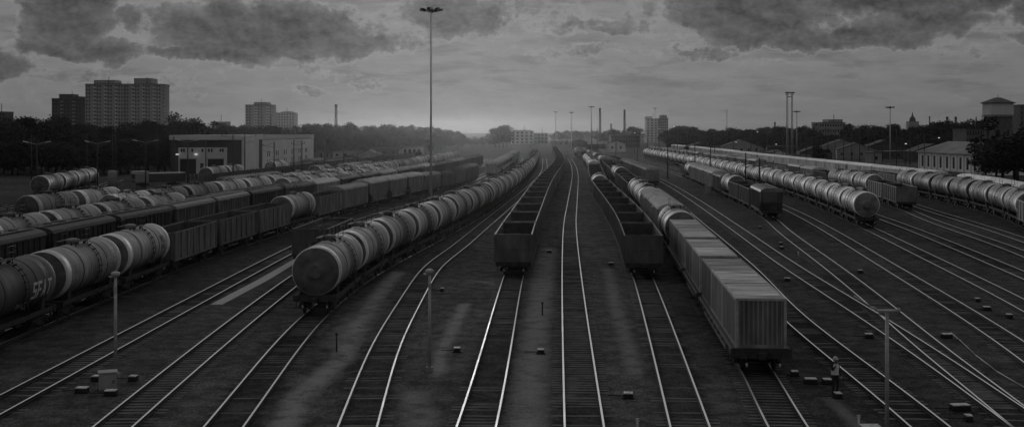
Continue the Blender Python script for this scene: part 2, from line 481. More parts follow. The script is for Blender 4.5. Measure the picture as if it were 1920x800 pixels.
# ------------------------------------------------------------------ wagon part meshes
def wheelset(y):
    mb = MB()
    for sx in (-.8, .8):
        o = MB(); o.lathe_y([(-.065, .43), (-.03, .475), (.065, .475)], 0, 0, 'wheel', 16, False)
        for i, v in enumerate(o.v): o.v[i] = (v[1] + sx, v[0] + y, v[2] + .475)
        mb.add(o)
    mb.tube((-.95, y, .475), (.95, y, .475), .08, 'steel', 6)
    return mb
def bogie():
    mb = MB()
    for sx in (-1, 1):
        x = 1.02 * sx
        mb.prism_x([(-1.25, .42), (-.95, .32), (-.5, .5), (-.35, .3), (.35, .3), (.5, .5), (.95, .32), (1.25, .42), (1.2, .66), (.45, .84), (-.45, .84), (-1.2, .66)], x - .08, x + .08, 'steel')
        for yy in (-.925, .925): mb.box((x + .1 * sx, yy, .475), (.12, .26, .24), 'wheel')
    mb.box((0, 0, .7), (1.95, .5, .22), 'steel')
    return mb
def hoses(s, L, xs_):
    mb = MB(); y = s * (L / 2 - .35)
    for x in xs_:
        mb.tube((x, y, 1.05), (x + .02, y + s * .14, .62), .025, 'steel', 5)
        mb.tube((x + .02, y + s * .14, .68), (x + .04, y + s * .1, .5), .05, 'tip', 6)
    return mb
def coupler(s, L):
    mb = MB(); y1 = s * (L / 2 - .04)
    mb.box((0, y1 - s * .45, 1.04), (.2, .8, .22), 'steel'); mb.box((0, y1 - s * .14, 1.04), (.36, .28, .32), 'steel')
    return mb
def frame(L, w=2.9, sill=True):
    mb = MB(); b = L - 1.2
    mb.box((0, 0, 1.0), (.5, b, .34), 'steel')
    for s in (-1, 1):
        mb.box((0, s * (b / 2 - .12), 1.07), (w, .24, .42), 'steel')
        mb.box((0, s * (b / 2 - 1.6), 1.02), (w - .3, .35, .28), 'steel')
        if sill: mb.box((s * (w / 2 - .1), 0, 1.1), (.14, b - .5, .26), 'steel')
        for yy in (-1.4, 1.0): mb.box((s * .75, yy, .8), (.5, .7, .35), 'steel')
        mb.tube((s * (w / 2 - .1), s * (b / 2 - .5), .95), (s * (w / 2 - .1), s * (b / 2 - .5), .35), .03, 'steel', 4)
    mb.tube((.95, -2.6, .78), (.95, -1.5, .78), .2, 'steel', 8)
    return mb
def running(L, bog):
    """parts of the running gear common to every wagon"""
    P = [('frame', frame(L), None)]
    for s in (-1, 1):
        P.append(('bogie', (bogie(), s * bog), [wheelset(-.925), wheelset(.925)]))
        P.append(('coupler', coupler(s, L), [('brake_hose', hoses(s, L, (-.78,))), ('brake_hose', hoses(s, L, (.82,)))]))
    return P
TZ, TRAD = 2.82, 1.6
def tank_parts(r=1.6, hl=5.05, TZ=2.82, band=(-2.2, 2.2), lady=.55, spill_cage=False):
    L = 12.02
    bar = MB()
    prof = []
    for i in range(1, 7):
        t = i / 6 * PI / 2; prof.append((-hl - .42 + .42 * (1 - math.cos(t)), r * math.sin(t)))
    for yy in (-hl + .15, -3.6, -3.52, -3.44, -.04, 0.04, 3.44, 3.52, 3.6, hl - .15):
        rr = r + (.012 if abs(abs(yy) - 3.52) < .01 else 0); prof.append((yy, rr))
    prof += [(-y, rr) for (y, rr) in prof[:6]][::-1]
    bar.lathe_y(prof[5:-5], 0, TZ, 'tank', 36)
    bar.f = bar.f[:-2]; bar.mi = bar.mi[:-2]; bar.sm = bar.sm[:-2]
    seams = []
    for yy in band:
        sm_ = MB(); seams.append(('seam_band', sm_)); sm_.lathe_y([(yy - .05, r), (yy - .05, r + .022), (yy + .05, r + .022), (yy + .05, r)], 0, TZ, 'steel', 36, False)
    for s_ in (-1, 1):
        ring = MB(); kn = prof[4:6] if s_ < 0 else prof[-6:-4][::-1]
        ring.lathe_y([(s_ * (abs(y_) + .006), q_) for y_, q_ in kn] + [(s_ * (hl - .02), r + .012), (s_ * (hl - .75), r + .012), (s_ * (hl - .75), r - .02)], 0, TZ, 'tanklit', 36, True); seams.append(('painted_lit_ring', ring))  # thin added ring carrying the painted highlight
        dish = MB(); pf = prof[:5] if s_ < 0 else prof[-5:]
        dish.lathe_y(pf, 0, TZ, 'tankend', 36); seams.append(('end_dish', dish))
    dome = MB(); dome.lathe_z([(TZ + r - .25, .42), (TZ + r + .18, .42), (TZ + r + .24, .46), (TZ + r + .3, .44), (TZ + r + .36, .2)], 0, 0, 'tank', 14)
    vl = MB(); vl.tube((-.35, 1.1, TZ + r - .1), (-.35, 1.1, TZ + r + .22), .09, 'steel', 6)
    vl2 = MB(); vl2.tube((.3, -1.0, TZ + r - .1), (.3, -1.0, TZ + r + .2), .07, 'steel', 6)
    lad = []
    for s in (-1, 1):
        m_ = MB(); y0 = lady * s
        prev = None
        for dy in (-.22, .22):
            prev = None
            for k in range(9):
                t = R(-38 + 108 * k / 8); rr = r + .13
                q = (s * math.cos(t) * rr, y0 + dy, TZ + math.sin(t) * rr)
                if k == 0: q = (s * (rr * .99), y0 + dy, 1.25)
                if prev: m_.tube(prev, q, .025, 'darkmetal', 4)
                prev = q
        for k in range(9):
            t = R(-38 + 108 * k / 8); rr = r + .15
            m_.box((s * math.cos(t) * rr, y0, TZ + math.sin(t) * rr), (.16, .48, .04), 'darkmetal', 0, 0, -t if s > 0 else t)
        lad.append(('ladder', m_, None))
    wk = MB(); zt = TZ + r + .2
    for s in (-1, 1):
        wk.box((.62 * s, 0, zt), (.34, 2.2, .035), 'darkmetal')
        for yy in (-1.05, 1.05): wk.tube((.78 * s, yy, zt), (.78 * s, yy, zt + .75), .022, 'darkmetal', 4); wk.tube((.62 * s, yy, zt), (.62 * s, yy, TZ + r - .3), .03, 'darkmetal', 4)
        wk.tube((.78 * s, -1.05, zt + .75), (.78 * s, 1.05, zt + .75), .022, 'darkmetal', 4)
        wk.tube((.78 * s, -1.05, zt + .4), (.78 * s, 1.05, zt + .4), .016, 'darkmetal', 4)
    sts = []
    for s in (-1, 1):
        st = MB(); sts.append(('cradle', st, None)); st.prism_y([(-1.25, 1.2), (1.25, 1.2), (1.3, 1.9), (.9, 1.45), (-.9, 1.45), (-1.3, 1.9)], s * 3.9 - .25, s * 3.9 + .25, 'steel')
    if spill_cage:
        for q in (-1, 1):
            cg = MB()
            for k in range(5):
                x = q * (.5 + .12 * k); cg.tube((x, -1.7, zt), (x, -1.7, zt + .9), .02, 'darkmetal', 4)
            prev = None
            for k in range(9):
                t = PI * k / 8; c_ = (q * .75, -1.7 + .9 * math.cos(t), zt + .2 + .9 * math.sin(t))
                if prev: cg.tube(prev, c_, .03, 'darkmetal', 4)
                prev = c_
            seams.append(('safety_cage', cg))
    P = [('barrel', bar, seams), ('hatch', dome, None), ('valve', vl, None), ('valve', vl2, None)] + lad + [('walkway', wk, None)] + sts + running(L, 3.9)
    return L, P
def gondola_parts(load=False):
    L = 13.92; b = 12.75 / 2; w = 1.5; z0, z1 = 1.22, 3.45
    P = []
    for s in (-1, 1):
        m_ = MB(); m_.box((s * w, 0, (z0 + z1) / 2), (.05, 2 * b, z1 - z0), 'rust')
        n = 8
        for i in range(n):
            y = -b + .14 + (2 * b - .28) * i / (n - 1)
            m_.prism_y([(s * (w + .025), z0), (s * (w + .12), z0), (s * (w + .12), z1 - .05), (s * (w + .025), z1 - .03)] if s > 0 else
                       [(s * (w + .025), z0), (s * (w + .025), z1 - .03), (s * (w + .12), z1 - .05), (s * (w + .12), z0)], y - .09, y + .09, 'rust')
        m_.box((s * (w + .05), 0, z0 - .05), (.12, 2 * b, .16), 'rust')
        P.append(('side_wall', m_, None))
    for s in (-1, 1):
        m_ = MB(); m_.box((0, s * (b - .03), (z0 + z1) / 2), (2 * w - .06, .05, z1 - z0), 'rust')
        for x in (-1.3, -.5, .5, 1.3): m_.box((x, s * (b + .04), (z0 + z1) / 2), (.14, .1, z1 - z0 - .05), 'rust')
        m_.box((0, s * (b + .03), 2.35), (2 * w - .1, .07, .1), 'rust')
        P.append(('end_wall', m_, None))
    rm = MB()
    for s in (-1, 1):
        rm.box((s * (w + .02), 0, z1 + .035), (.1, 2 * b + .14, .07), 'rim'); rm.box((0, s * (b + .01), z1 + .035), (2 * w - .1, .1, .07), 'rim')
    P.append(('top_rim', rm, None))
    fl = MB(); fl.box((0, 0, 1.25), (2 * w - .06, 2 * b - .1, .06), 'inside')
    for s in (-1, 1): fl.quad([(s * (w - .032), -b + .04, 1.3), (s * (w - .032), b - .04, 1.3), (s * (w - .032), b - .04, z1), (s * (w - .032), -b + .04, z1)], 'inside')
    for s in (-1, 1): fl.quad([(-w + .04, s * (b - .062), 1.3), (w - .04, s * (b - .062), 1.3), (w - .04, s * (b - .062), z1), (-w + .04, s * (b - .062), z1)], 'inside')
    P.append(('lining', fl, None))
    if load:
        c = MB(); rg = random.Random(5); nxx, nyy = 9, 34
        for j in range(nyy):
            for i in range(nxx):
                u = i / (nxx - 1) * 2 - 1; v = j / (nyy - 1) * 2 - 1
                c.v.append((u * (w - .06), v * (b - .1), 2.95 + .45 * (1 - u * u) * (1 - v ** 6) * (.75 + .25 * math.cos(v * 9)) + rg.uniform(-.05, .05)))
        for j in range(nyy - 1):
            for i in range(nxx - 1): c.face([j * nxx + i, j * nxx + i + 1, (j + 1) * nxx + i + 1, (j + 1) * nxx + i], 'coal')
        P.append(('coal_load', c, None))
    return L, P + running(L, 4.3)
def hopper_parts(slant=.9, z1=3.75, L=14.72):
    b = (L - 1.2) / 2; w = 1.5; P = []
    body = MB(); ze = z1
    # body with sloping end walls
    for s in (-1, 1):
        pts = [(s * w, -b + .05, ze), (s * w, b - .05, ze), (s * w, b - .35 - slant * .0, 2.3), (s * w, b - .35 - slant, 1.25), (s * w, -b + .35 + slant, 1.25), (s * w, -b + .35, 2.3)]
        body.quad(pts if s < 0 else pts[::-1], 'rust')
    for s in (-1, 1):
        y1, y2, y3 = s * (b - .05), s * (b - .35), s * (b - .35 - slant)
        body.quad([(-w, y1, ze), (w, y1, ze), (w, y2, 2.3), (-w, y2, 2.3)], 'rust')
        body.quad([(-w, y2, 2.3), (w, y2, 2.3), (w, y3, 1.25), (-w, y3, 1.25)], 'rust')
    n = 12
    for s in (-1, 1):
        for i in range(n):
            y = -b + 1.3 + (2 * b - 2.6) * i / (n - 1)
            body.box((s * (w + .05), y, (1.3 + ze) / 2), (.1, .1, ze - 1.32), 'rust')
        body.box((s * (w + .04), 0, ze - .02), (.1, 2 * b - .1, .12), 'rust'); body.box((s * (w + .04), 0, 1.27), (.12, 2 * b - 2.4, .16), 'rust')
    P.append(('body', body, None))
    rf = MB(); rr = []
    for i in range(9):
        t = PI * (1 - i / 8); rr.append((math.cos(t) * (w + .04), ze + .02 + .55 * math.sin(t) ** .8))
    rf.prism_y(rr[::-1], -b, b, 'roof')
    P.append(('roof', rf, None))
    for yy in (-4.2, -1.4, 1.4, 4.2):
        h = MB(); h.lathe_z([(ze + .5, .4), (ze + .66, .4), (ze + .72, .25)], 0, yy, 'roof', 12); P.append(('hatch', h, None))
    wk = MB()
    for s in (-1, 1): wk.box((s * .62, 0, ze + .62), (.28, 2 * b - .6, .03), 'roof')
    P.append(('roof_walkway', wk, None))
    for s in (-1, 1):
        c = MB()
        for x in (.85, 1.25): c.tube((x, s * (b - .1), 1.2), (x, s * (b + .02), ze), .035, 'steel', 5)
        br = MB(); br.tube((-1.25, s * (b - .1), 1.2), (-1.25, s * (b + .02), ze), .045, 'steel', 5); P.append(('end_brace', br, None))
        for k in range(7): c.tube((.85, s * (b + .03), 1.35 + .38 * k), (1.25, s * (b + .03), 1.35 + .38 * k), .02, 'steel', 4)
        P.append(('end_ladder', c, None))
    hp = MB()
    for yy in (-2.6, 0, 2.6): hp.prism_x([(yy - 1.1, 1.24), (yy - .3, .55), (yy + .3, .55), (yy + 1.1, 1.24)], -1.1, 1.1, 'steel')
    P.append(('discharge_hopper', hp, None))
    return L, P + running(L, 4.6)
def box_parts(L=17.64, z1=3.85, arch=.62, windows=0, corr=True, white=False):
    b = (L - 1.2) / 2; w = 1.48; P = []
    pk = 'rust'
    body = MB(); body.box((0, 0, (1.15 + z1) / 2), (2 * w, 2 * b, z1 - 1.15), pk)
    n = int(b * 2 / .75)
    for s in (-1, 1):
        if corr:
            for i in range(n + 1):
                y = -b + .06 + (2 * b - .12) * i / n
                if abs(y) < 1.2: continue
                body.box((s * (w + .03), y, (1.15 + z1) / 2), (.06, .12, z1 - 1.2), pk)
        for x in (-1.4, -.7, 0, .7, 1.4): body.box((x, s * (b + .03), (1.15 + z1) / 2), (.12, .06, z1 - 1.2), pk)
    P.append(('body', body, None))
    rf = MB(); rr = []
    for i in range(13):
        t = PI * (1 - i / 12); rr.append((math.cos(t) * (w + .07), z1 - .03 + arch * math.sin(t) ** .85))
    rr = rr[::-1]
    rf.prism_y(rr, -b - .1, b + .1, 'roof')
    k = 0; yy = -b + .3
    while yy < b:
        rf.prism_y([(x * 1.012, z + .025) for x, z in rr], yy, yy + .09, 'roof'); yy += .72
    P.append(('roof', rf, None))
    for s in (-1, 1):
        d = MB()
        if windows:
            for i in range(windows):
                y = -b + 1.6 + (2 * b - 3.2) * i / (windows - 1); wd = MB(); wd.box((s * (w + .015), y, 2.75), (.06, 1.0, .8), 'glass'); P.append(('window', wd, None))
            d.box((s * (w + .02), b - .6, 2.4), (.06, .7, 1.9), 'rust')
        else:
            d.box((s * (w + .06), 0, 2.45), (.07, 2.3, 2.35), pk)
            for q in (-.7, 0, .7): d.box((s * (w + .11), q, 2.45), (.04, .1, 2.2), pk)
        P.append(('door', d, None))
    return L, P + running(L, b - 2.2)
def flat_parts(L):
    b = (L - 1.2) / 2; P = []
    d = MB(); d.box((0, 0, 1.27), (2.75, 2 * b, .1), 'steel')
    for s in (-1, 1):
        d.prism_x([(-b, 1.22), (-b, 1.0), (-b + 2.6, .95), (-b + 3.4, .66), (b - 3.4, .66), (b - 2.6, .95), (b, 1.0), (b, 1.22)][::-1], s * 1.36 - .03, s * 1.36 + .03, 'rust')
        d.box((s * 1.42, 0, 1.24), (.1, 2 * b, .07), 'rim')
        n = int(b)
        for i in range(n + 1): d.box((s * 1.46, -b + .3 + (2 * b - .6) * i / n, 1.12), (.09, .14, .24), 'rim')
    P.append(('deck', d, None))
    e = MB(); e.box((0, -b - .02, 1.1), (2.95, .1, .5), 'steel'); P.append(('end_beam', e, None))
    e = MB(); e.box((0, b + .02, 1.1), (2.95, .1, .5), 'steel'); P.append(('end_beam', e, None))
    return L, P + running(L, b - 2.4)

def mesh_part(n, spec):
    off = 0
    if isinstance(spec, tuple): spec, off = spec
    return n, spec.mesh(n), off
KIND = {}
def register(code, name, cat, LP):
    L, P = LP
    out = []; allmb = MB()
    for (n, spec, subs) in P:
        mbx, off = spec if isinstance(spec, tuple) else (spec, 0)
        sub = []
        for q in subs or []:
            if isinstance(q, tuple): sub.append((q[0], q[1].mesh(q[0]))); g = q[1]
            else: sub.append(('wheelset', q.mesh('wheelset'))); g = q
            t = MB(); t.add(g); t.v = [(x, y + off, z) for x, y, z in t.v]; allmb.add(t)
        t = MB(); t.add(mbx); t.v = [(x, y + off, z) for x, y, z in t.v]; allmb.add(t)
        out.append((n, mbx.mesh(n), off, sub))
    KIND[code] = dict(L=L, name=name, cat=cat, parts=out, far=allmb.mesh(name))
register('t', 'tank_wagon', 'tank wagon', tank_parts())
register('u', 'tank_wagon', 'tank wagon', tank_parts(1.5, 5.2, 2.75, (-3.4, 0.9, 3.4), 1.6, True))
register('v', 'tank_wagon', 'tank wagon', tank_parts(1.64, 4.9, 2.86, (-4.3, 4.3), .3))
register('g', 'gondola_wagon', 'open wagon', gondola_parts())
register('G', 'gondola_wagon', 'open wagon', gondola_parts(True))
register('h', 'covered_hopper_wagon', 'hopper wagon', hopper_parts())
register('s', 'covered_hopper_wagon', 'hopper wagon', hopper_parts(2.2, 3.9, 12.5))
register('b', 'covered_goods_wagon', 'covered wagon', box_parts())
register('B', 'covered_goods_wagon', 'covered wagon', box_parts(14.73, 3.7, .55))
register('r', 'refrigerator_wagon', 'covered wagon', box_parts(22.1, 3.8, .5, 0, False))
register('p', 'passenger_coach', 'coach', box_parts(24.5, 3.7, .6, 9, False))
register('f', 'flat_wagon', 'flat wagon', flat_parts(19.62))
register('F', 'flat_wagon', 'flat wagon', flat_parts(13.9))
DESC = dict(t='tank wagon', u='slim tank wagon', v='stout tank wagon', g='open wagon', G='heaped open wagon', h='hopper wagon', s='steep-ended hopper', b='arched-roof wagon', B='ribbed wagon',
            r='smooth covered wagon', p='passenger coach', f='long flat wagon', F='short flat wagon')

def place_wagon(code, path, y, colr, label, group, near):
    k = KIND[code]; L = k['L']
    y2 = path.adv(y, L); ym = (y + y2) / 2
    ya, yb = ym - .32 * (y2 - y), ym + .32 * (y2 - y)
    xa, xb = path.x(ya), path.x(yb)
    ang = -math.atan2(xb - xa, yb - ya); loc = ((xa + xb) / 2, ym, 0)
    if near:
        root = empty(k['name'], loc, ang)
        for n, me, off, subs in k['parts']:
            o = link(n, me, root, (0, off, 0)); o.color = colr
            for sn, sm in subs:
                q = link(sn, sm, o); q.color = colr
    else:
        root = link(k['name'], k['far'], None, loc, (0, 0, ang)); root.color = colr
    tag(root, label, k['cat'], group)
    return root, y2, loc, ang

def tone(c):
    return 'pale' if c > 1.5 else ('dark' if c < .7 else 'grey')
def train(path, y, seq, phrase, group, tones=(.7, 1.1), tank=(.2, .4), spill=(.2, .6), near_to=215, seed=0, over=None):
    p = TR[path]; rg = random.Random(hash(path) % 1000 if False else sum(map(ord, path)) + seed); res = []
    for i, c in enumerate(seq):
        if c == '.': y = p.adv(y, 12); continue
        if c == 't' and i > 3: c = rg.choice('ttvvu')
        if c in 'tuv':
            v = rg.uniform(*tank)
            if over and i in over: v = over[i]
            co = (v * 1.35, rg.uniform(*spill), v, 1); tn = 'pale' if v > .33 else ('dark' if v < .2 else 'grey')
        else:
            v = rg.uniform(*tones)
            if over and i in over: v = over[i]
            co = (v, v, v, 1); tn = tone(v)
        lab = f"{tn} {DESC[c]}, {ordn(i + 1)} from near end of {phrase}"
        o, y2, loc, ang = place_wagon(c, p, y, co, lab, group, y < near_to)
        res.append((o, y, y2, loc, ang)); y = y2
        if y > 1200: break
    return res

T1 = train('far_left', 60.6, 'tttgggtgBsssBggBB', 'the train with SFAT tank', 'wagons of the leftmost front train', (.45, .85), (.2, .3), (.1, .3), 190, 0, {0: .1, 1: .28, 2: .36, 6: .3, 8: .9, 9: .9, 10: 1.0, 11: 1.})
T2b = train('left_low', 100.6, 'G', 'short cut beside tall-mast train', 'lone open wagon', (.5, .5))
T3 = train('tank_line', 75.3, 't' * 33, 'the tank train by the tall mast', 'tank wagons curving left of centre', tank=(.25, .37), spill=(.4, .85))
T5 = train('gondola_line', 95.3, 'g' * 40, 'the middle open-wagon train', 'gondolas of the centre train', (.5, .8))
T7 = train('second_gondola_line', 94.4, 'gggggggg' + 't' + 'gggggg' + 'h' + 'tttttttt' + 'ggggg' + 'bbbtttt', 'the open-wagon train beside containers', 'wagons right of centre', (.55, 1.0), (.35, .5), (.1, .3), 215, 0, {8: .5, 15: 1.8})
T8 = train('container_line', 56.4, 'fFf' + 'tbb' + 'ttt' + 'GGGG' + 'tt' + 'GGgGG' + 'bttggttbggtt', 'the container train', 'wagons of the container train', (.6, 1.1), (.3, .4), (.2, .6), 215, 0, {4: 1.7, 5: 1.6})
T9 = train('right_inner_line', 252.5, 'BBBBBBgggGG', 'the train just behind containers', 'wagons behind the container train', (.8, 1.2), seed=3, near_to=262)
T10 = train('right_branch_line', 157.5, 'hggtBbbbtg', 'the hopper-led branch train', 'wagons on the branch track', (.7, 1.1), (.35, .4), (.1, .3), 215, 0, {0: .6, 5: 1.9, 6: 1.8, 7: 1.7, 1: .7, 2: .8})
T11 = train('right_tank_line', 145.0, 't' * 32, 'the long bright tank train', 'tank wagons of the long right train', (1, 1), (.48, .62), (.0, .25), 250)
T12 = train('far_mixed_line', 177.5, 'ggtttgBhgGGhbbbBbghbbbBBbbgBb', 'train beyond long bright tanks', 'wagons beyond the bright tank train', (.9, 1.9), (.35, .45), (.1, .3), 215, 0, {0: .9, 1: 1.5, 5: .5, 6: 1.9})
T13 = train('far_tank_line', 131.2, 'gtttttttGG', 'tank train before white wagons', 'wagons of the right edge train', (.9, 1.7), (.22, .32), (.1, .3), 215, 0, {0: 1.7, 1: .4, 7: .4})
T15 = train('white_line', 158.0, 'grrgrrrrrrrrrrrbbbbBbbbhbbbb', 'white train before long shed', 'white wagons before the shed', (2.7, 3.3), near_to=215, over={0: 1.8, 3: 1.6})
LH = train('hopper_line', 78.3, 'hhhhhhhhhhhhhhBBhhbbb', 'the long dark hopper train', 'hoppers of the left train', (.16, .28), near_to=160, over={4: .55, 7: 1.5, 10: .7, 13: .8, 3: .5})
LS = train('small_tank_line', 86, 'tttttgggtttttt', 'tank row directly behind hoppers', 'tank wagons behind the hoppers', tank=(.22, .36), near_to=150)
LT = train('left_tank_line', 139, 't' * 26, 'the long striped tank row', 'tank wagons of the striped row', tank=(.14, .5), spill=(.0, .5), near_to=175, over={0: .5, 1: .16, 2: .18, 3: .4, 4: .42})
LO = train('outer_left_line', 137, 'tt.ggBBggtgBBgg', 'the row beside the silo', 'outer left wagons', (.3, 1.6), tank=(.2, .5), near_to=165)
LD = train('depot_line', 247, 'tt..t.gBgggBg', 'the row before the depot', 'wagons before the depot', (.4, 1.9), tank=(.3, .45), near_to=150, over={0: .35, 1: .35, 4: .5})
LV = train('siding_line', 232, 'gggggggggggggggggg', 'low dark row before depot', 'low dark wagons before the depot', (.3, .5), near_to=150)
LX = train('outermost_line', 199, 'tttt', 'tank group before dark wood', 'far left tank group', tank=(.2, .4), near_to=150)
CE = train('left_empty', 300, 'ppppBggbbgg', 'the hazy coach row', 'coaches left of centre', (1.2, 1.8), near_to=150)
CF = train('small_tank_line', 300, 'ttbbttggbbtttbb', 'the hazy row beside the coaches', 'hazy left wagons', (1., 2.), near_to=150, seed=4) if False else []

# ------------------------------------------------------------------ containers
def container_meshes():
    W, H, L = 2.5, 2.44, 6.06; hw = W / 2
    b = MB()
    # corrugated side sheets
    def corr(x, s):
        pts = []; y = -L / 2 + .12; i = 0
        while y < L / 2 - .12:
            for dy, dx in ((0, 0), (.11, 0), (.15, -.04), (.24, -.04)): pts.append((x + s * dx, y + dy))
            y += .28
        pts = [q for q in pts if q[1] < L / 2 - .1]
        for (x0, y0), (x1, y1) in zip(pts, pts[1:]):
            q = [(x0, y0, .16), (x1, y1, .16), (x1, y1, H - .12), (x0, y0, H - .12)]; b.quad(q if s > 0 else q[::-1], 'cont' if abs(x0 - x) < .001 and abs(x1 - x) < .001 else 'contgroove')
    corr(hw - .01, 1); corr(-hw + .01, -1)
    b.box((0, 0, .2), (W - .16, L - .2, .1), 'steel')
    fr = MB()
    for sx in (-1, 1):
        fr.box((sx * (hw - .06), 0, .08), (.12, L - .3, .16), 'cont'); fr.box((sx * (hw - .045), 0, H - .06), (.09, L - .3, .12), 'contrim')
        for sy in (-1, 1): fr.box((sx * (hw - .075), sy * (L / 2 - .08), H / 2), (.15, .16, H), 'contrim')
    for sy in (-1, 1):
        fr.box((0, sy * (L / 2 - .07), H - .06), (W - .3, .12, .12), 'contrim'); fr.box((0, sy * (L / 2 - .07), .08), (W - .3, .12, .16), 'cont')
    ends = []
    for sy in (-1, 1):
        e = MB(); x = -hw + .15
        while x < hw - .25:
            yo = sy * (L / 2 - .03); yi = sy * (L / 2 - .075)
            P_ = [(x, yo), (x + .09, yo), (x + .12, yi), (x + .2, yi), (x + .23, yo)]
            for (x0, y0), (x1, y1) in zip(P_, P_[1:]):
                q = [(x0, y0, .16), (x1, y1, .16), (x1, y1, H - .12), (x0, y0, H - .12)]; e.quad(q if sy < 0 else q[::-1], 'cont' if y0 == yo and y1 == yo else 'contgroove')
            x += .23
        ends.append(e)
    # door gear on the +Y end
    dg = MB()
    for x in (-.85,): dg.tube((x, L / 2 - .0, .2), (x, L / 2 - .0, H - .15), .02, 'galv', 5)
    rf = MB(); y = -L / 2 + .14
    while y < L / 2 - .2:
        y2 = min(y + .42, L / 2 - .14)
        rf.quad([(-hw + .09, y, H - .03), (hw - .09, y, H - .03), (hw - .09, y + .3, H - .03), (-hw + .09, y + .3, H - .03)], 'controof')
        rf.quad([(-hw + .09, y + .3, H - .03), (hw - .09, y + .3, H - .03), (hw - .09, y + .36, H - .055), (-hw + .09, y + .36, H - .055)], 'controof')
        rf.quad([(-hw + .09, y + .36, H - .055), (hw - .09, y + .36, H - .055), (hw - .09, y2, H - .03), (-hw + .09, y2, H - .03)], 'controof')
        y += .42
    return [('side_panel', b.mesh('side_panel')), ('corner_frame', fr.mesh('corner_frame')), ('end_panel', ends[0].mesh('end_panel')), ('door', ends[1].mesh('door'), dg.mesh('lock_bar')), ('roof', rf.mesh('roof'))]
M['cont'] = simple('container_steel', .3, .45, .9, .75, 0, (1, 1, .3), True, .1, 8)
M['contgroove'] = simple('container_groove_shade', .21, .5, .9, .85, 0, (1, 1, .3), True)  # darker copy of the container steel, painting shade into the corrugation
M['contrim'] = simple('container_frame_steel', .5, .3, 2, .7, 0, (1, 1, 1), True)
M['controof'] = simple('container_roof_steel', .6, .85, 1.1, .55, 0, (.25, 1.9, 1), True, .15, 5)
CM = container_meshes()
ci = 0
for (o, y, y2, loc, ang), n in zip(T8[:3], (3, 2, 3)):
    for k in range(n):
        ci += 1
        off = (k - (n - 1) / 2) * 6.13
        d = Vector((-math.sin(ang), math.cos(ang)))
        root = empty('shipping_container', (loc[0] + d.x * off, loc[1] + d.y * off, 1.345), ang)
        tn = [.82, 1.0, .5, .95, .7, .85, .6, .8][ci - 1]
        for q in CM:
            p_ = link(q[0], q[1], root); p_.color = (tn, tn, tn, 1)
            if len(q) > 2: s_ = link('lock_bar', q[2], p_)
        tag(root, f"corrugated grey container, {ordn(ci)} from the near end of the container train", 'container', 'containers on the flat wagons')

# ------------------------------------------------------------------ lettering on the front left tanks
def block_word(wagon, yc, zc, h, mk):
    w, t = h * .58, h * .17; mb = MB(); rr = TRAD + .022
    G = {'S': [(0, 1 - t / h, 1, 1), (0, .5, t / w, 1), (0, .5 - t / h / 2, 1, .5 + t / h / 2), (1 - t / w, 0, 1, .5), (0, 0, 1, t / h)],
         'F': [(0, 0, t / w, 1), (0, 1 - t / h, 1, 1), (0, .5 - t / h / 2, .8, .5 + t / h / 2)],
         'A': [(0, 0, t / w, 1, .5 - t / w / 2), (1 - t / w, 0, 1, 1, -.5 + t / w / 2), (.2, .22, .8, .22 + t / h)],
         'T': [(0, 1 - t / h, 1, 1), (.5 - t / w / 2, 0, .5 + t / w / 2, 1)]}
    y = yc - 2 * w - 1.5 * .13
    for ch in 'SFAT':
        for g_ in G[ch]:
            u0, v0, u1, v1 = g_[:4]; sl = g_[4] if len(g_) > 4 else 0
            n = max(1, int((v1 - v0) * 8))
            for k in range(n):
                va, vb = v0 + (v1 - v0) * k / n, v0 + (v1 - v0) * (k + 1) / n; q = []
                for (uu, vv) in ((u0, va), (u1, va), (u1, vb), (u0, vb)):
                    a = (zc - TZ + (vv - .5) * h) / rr; q.append((rr * math.cos(a), y + (uu + sl * vv) * w + (vv - .5) * h * .15, TZ + rr * math.sin(a)))
                mb.quad(q, mk)
        y += w + .13
    return mb.build('lettering', barrel_of(wagon))
def barrel_of(root): return [c for c in root.children if c.name.startswith('barrel')][0]
block_word(T1[0][0], 2.95, 2.6, 1.0, 'letter')
def marks(wagon, yc, zc, n, h, w, mk):
    mb = MB(); rg = random.Random(n); rr = TRAD + .03
    for i in range(n):
        y = yc + (i - n / 2) * w * 1.35
        for (dy, dz, sy, sz) in ((0, 0, .22, 1), (.33, rg.choice((.38, 0, -.38)), .5, .24)):
            z = zc + dz * h; a = (z - TZ) / rr
            mb.box((rr * math.cos(a), y + dy * w, TZ + rr * math.sin(a)), (.01, sy * w, sz * h), mk, 0, 0, -a)
    mb.build('stencil_marks', barrel_of(wagon))
marks(T1[1][0], 2.9, 3.05, 8, .42, .24, 'letter')
marks(T1[1][0], -3.6, 2.6, 4, .3, .2, 'letter')
marks(T1[0][0], .3, 1.9, 4, .3, .22, 'letter')
marks(T1[2][0], 3.3, 3.35, 4, .6, .2, 'mark'); marks(T1[2][0], 3.3, 2.75, 4, .4, .2, 'mark')

exec_rest = True
